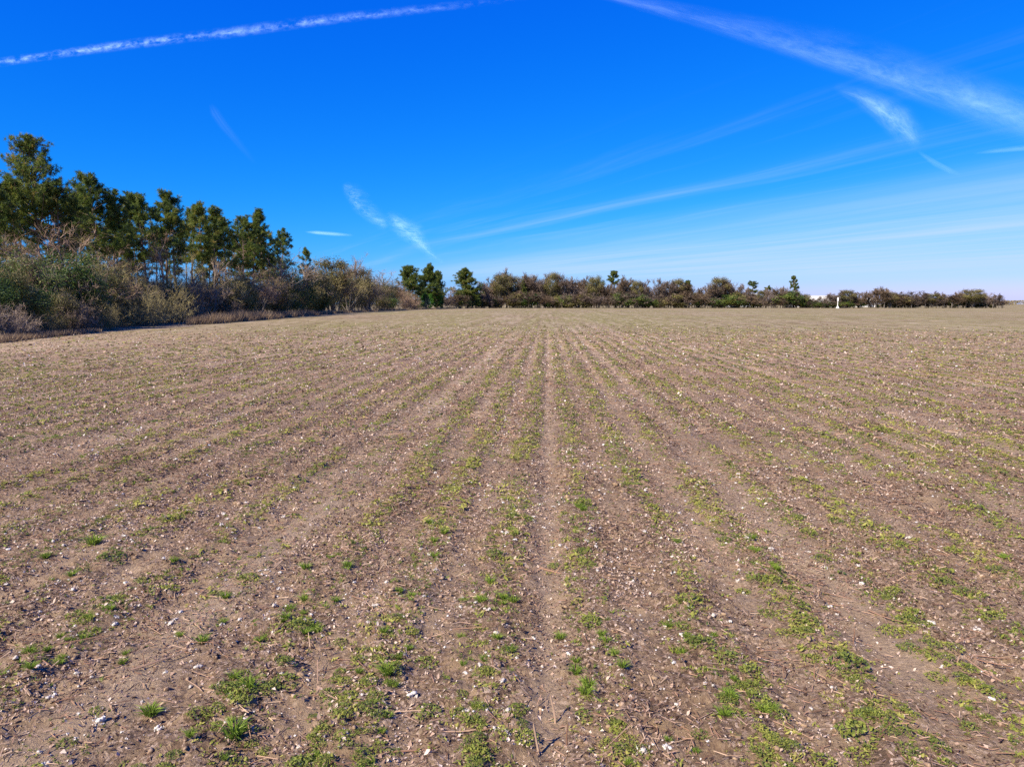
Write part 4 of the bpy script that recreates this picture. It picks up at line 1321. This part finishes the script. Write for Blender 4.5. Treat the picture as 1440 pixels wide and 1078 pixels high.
i = rest & ~gr
scatter(mw, near_l, x[i], y[i], ground_z(x[i], y[i]), r_[i] * 1.15, g, tint_w(x[i], y[i]))
i = rest & gr
scatter(mg, near_g, x[i], y[i], ground_z(x[i], y[i]), r_[i] * 0.95, g, tint_w(x[i], y[i]))
for d0, d1, per, pr, base in ((16, 32, 160, mid_l, 0.042), (32, 52, 50, far_l, 0.074), (52, 120, 13.0, far_l, 0.120)):
    x, y = sample(int(area(d0, d1) * per), d0, d1, g)
    keep = g.random(len(x)) < weed_density(x, y) * (1 - np.clip((np.hypot(x, y) - 45) / 72, 0, 1)) ** 1.5
    x, y = x[keep], y[keep]
    scatter(mw, pr, x, y, ground_z(x, y), base * np.exp(np.clip(g.normal(0, 0.35, len(x)), -1, 0.7)), g, tint_w(x, y) - 0.03, 1.0 if d0 < 30 else 0.5)
tag(obj('weed_cover', mw.mesh('weed_cover', M_WEED)), 'scattered green weeds covering the crop rows into the distance', 'weeds', None, 'stuff')
tag(obj('grass_cover', mg.mesh('grass_cover', M_BLADE)), 'small green grass shoots scattered over the near rows', 'grass', None, 'stuff')

# cotton lint left by the picker
ml = MB()
x, y = sample(int(area(3.8, 14) * 60), 3.8, 14, g)
cl = sstep(fbm(x * 1.6, y * 1.2, 81, 3), 0.42, 0.66)
keep = g.random(len(x)) < 0.15 + 0.85 * cl
x, y = x[keep], y[keep]
r_ = 0.0078 * np.exp(np.clip(g.normal(0, 0.55, len(x)), -1.2, 1.3))
order = np.argsort(-(r_ / y) * np.where(np.abs(x) < 0.735 * y, 1, 0.1))
for i in order[:292]:
    put('cotton_tuft', LINT_MESH[int(g.integers(9))], x[i], y[i], r_[i] * 1.2, 'white cotton scrap in the ' + whereabouts(x[i], y[i]), 'cotton', 'small cotton scraps on the near soil', None, r_[i] * 0.35)
i = order[292:]
lp_ = [proto_of(lump(g, False, 0.40, 0.6)) for _ in range(8)]
scatter(ml, lp_, x[i], y[i], ground_z(x[i], y[i]) + r_[i] * 0.3, r_[i], g, np.clip(g.normal(0.45, 0.22, len(i)), 0, 1))
lq = [proto_of(litter_proto(g, 0.5)) for _ in range(6)]
for d0, d1, per, base in ((14, 32, 24, 0.017), (32, 100, 5.5, 0.034)):
    x, y = sample(int(area(d0, d1) * per), d0, d1, g)
    keep = g.random(len(x)) < (0.2 + 0.8 * sstep(fbm(x * 0.9, y * 0.5, 83, 3), 0.40, 0.66)) * (1 - np.clip((np.hypot(x, y) - 40) / 60, 0, 1))
    x, y = x[keep], y[keep]
    scatter(ml, lq, x, y, ground_z(x, y) + 0.015, base * np.exp(np.clip(g.normal(0, 0.4, len(x)), -1, 0.8)), g, np.clip(g.normal(0.4, 0.25, len(x)), 0, 1), 1.0, 0.4)
tag(obj('cotton_lint', ml.mesh('cotton_lint', M_LINT)), 'tiny flecks of white cotton lint scattered over the field', 'lint', None, 'stuff')

# dry stalks: the largest in view one by one, shorter pieces as litter
x, y = sample(int(area(3.8, 15) * 6), 3.8, 15, g)
keep = g.random(len(x)) < 0.35 + 0.65 * sstep(fbm(x * 1.2, y * 0.9, 87, 2), 0.4, 0.65)
x, y = x[keep], y[keep]
ln = 0.15 * np.exp(g.normal(0, 0.45, len(x)))
order = np.argsort(-(ln / y) * np.where(np.abs(x) < 0.735 * y, 1, 0.1))
for n_, i in enumerate(order[:270]):
    if n_ % 9 == 4:
        put('cotton_stub', STUB_MESH[int(g.integers(4))], x[i], y[i], 0.07 + 0.06 * g.random(), 'short upright stub in the ' + whereabouts(x[i], y[i]), 'stub', 'short upright stubs of the near rows', None, 0.01)
    else:
        put('cotton_stalk', STICK_MESH[int(g.integers(7))], x[i], y[i], ln[i], 'dry stalk piece in the ' + whereabouts(x[i], y[i]), 'stalk', 'short stalk pieces on the near soil', None, 0.012)
ms = MB()
for d0, d1, per, base, wd in ((3.8, 14, 330, 0.028, 0.0036), (14, 34, 60, 0.05, 0.007), (34, 75, 6, 0.09, 0.014)):
    x, y = sample(int(area(d0, d1) * per), d0, d1, g)
    keep = g.random(len(x)) < 0.25 + 0.75 * sstep(fbm(x * 1.2, y * 0.9, 87, 2), 0.38, 0.66)
    x, y = x[keep], y[keep]
    n = len(x)
    l_ = base * np.exp(g.normal(0, 0.5, n))
    a = g.uniform(0, 6.283, n)
    dv = np.stack([np.cos(a) * l_, np.sin(a) * l_, g.normal(0, 0.18, n) * l_], -1)
    c = np.stack([x, y, ground_z(x, y) + 0.012 + np.abs(dv[:, 2])], -1)
    t_ = np.clip(g.normal(0.5, 0.25, n), 0, 1)
    strips(ms, c - dv, c + dv, wd, wd * 0.7, t_, g)
tag(obj('stalk_litter', ms.mesh('stalk_litter', M_STALK)), 'small splinters of dry stalk strewn over the soil', 'litter', None, 'stuff')

# dead leaf scraps and clods
mlt = MB()
lq = [proto_of(litter_proto(g, 0.55)) for _ in range(10)]
for d0, d1, per, base in ((3.8, 10, 2700, 0.0092), (10, 20, 900, 0.0135), (20, 40, 175, 0.0235), (40, 80, 28.0, 0.043), (80, 130, 6.0, 0.072)):
    x, y = sample(int(area(d0, d1) * per), d0, d1, g)
    u_, v_ = to_uv(x, y)
    inter = 0.5 - 0.5 * np.cos((u_ + 0.45 + 0.18) * 2 * math.pi / ROW)
    keep = g.random(len(x)) < (0.22 + 0.78 * sstep(fbm(u_ * 2.2, v_ * 1.2, 91, 3), 0.36, 0.64)) * (0.45 + 0.55 * inter) * (1 - 0.45 * track(u_)) * (1 - np.clip((np.hypot(x, y) - 40) / 90, 0, 1)) ** 1.5
    x, y = x[keep], y[keep]
    scatter(mlt, lq, x, y, ground_z(x, y) + 0.004, base * np.exp(np.clip(g.normal(0, 0.45, len(x)), -1, 0.9)), g,
            np.clip(0.48 + 0.7 * (fbm(x * 0.9, y * 0.7, 93, 2) - 0.5) + g.normal(0, 0.28, len(x)), 0, 1), 1.0, 0.45)
tag(obj('leaf_litter', mlt.mesh('leaf_litter', M_LITTER)), 'pinkish brown scraps of dead leaves and burs strewn over the soil', 'litter', None, 'stuff')
mc = MB()
cp = [proto_of(lump(g, False, 0.22, 0.62)) for _ in range(8)]
for d0, d1, per, base in ((3.8, 10, 62, 0.0145), (10, 22, 13, 0.024)):
    x, y = sample(int(area(d0, d1) * per), d0, d1, g)
    u_, v_ = to_uv(x, y)
    keep = g.random(len(x)) < (0.2 + 0.8 * sstep(fbm(u_ * 1.5, v_ * 1.0, 95, 3), 0.4, 0.66)) * (1 - 0.7 * track(u_))
    x, y = x[keep], y[keep]
    r_ = base * np.exp(np.clip(g.normal(0, 0.5, len(x)), -1, 0.8))
    scatter(mc, cp, x, y, ground_z(x, y) + r_ * 0.15, r_, g, np.full(len(x), 0.5))
tag(obj('soil_clods', mc.mesh('soil_clods', M_CLOD, True)), 'small crumbly clods of brown soil between the rows', 'soil', None, 'stuff')
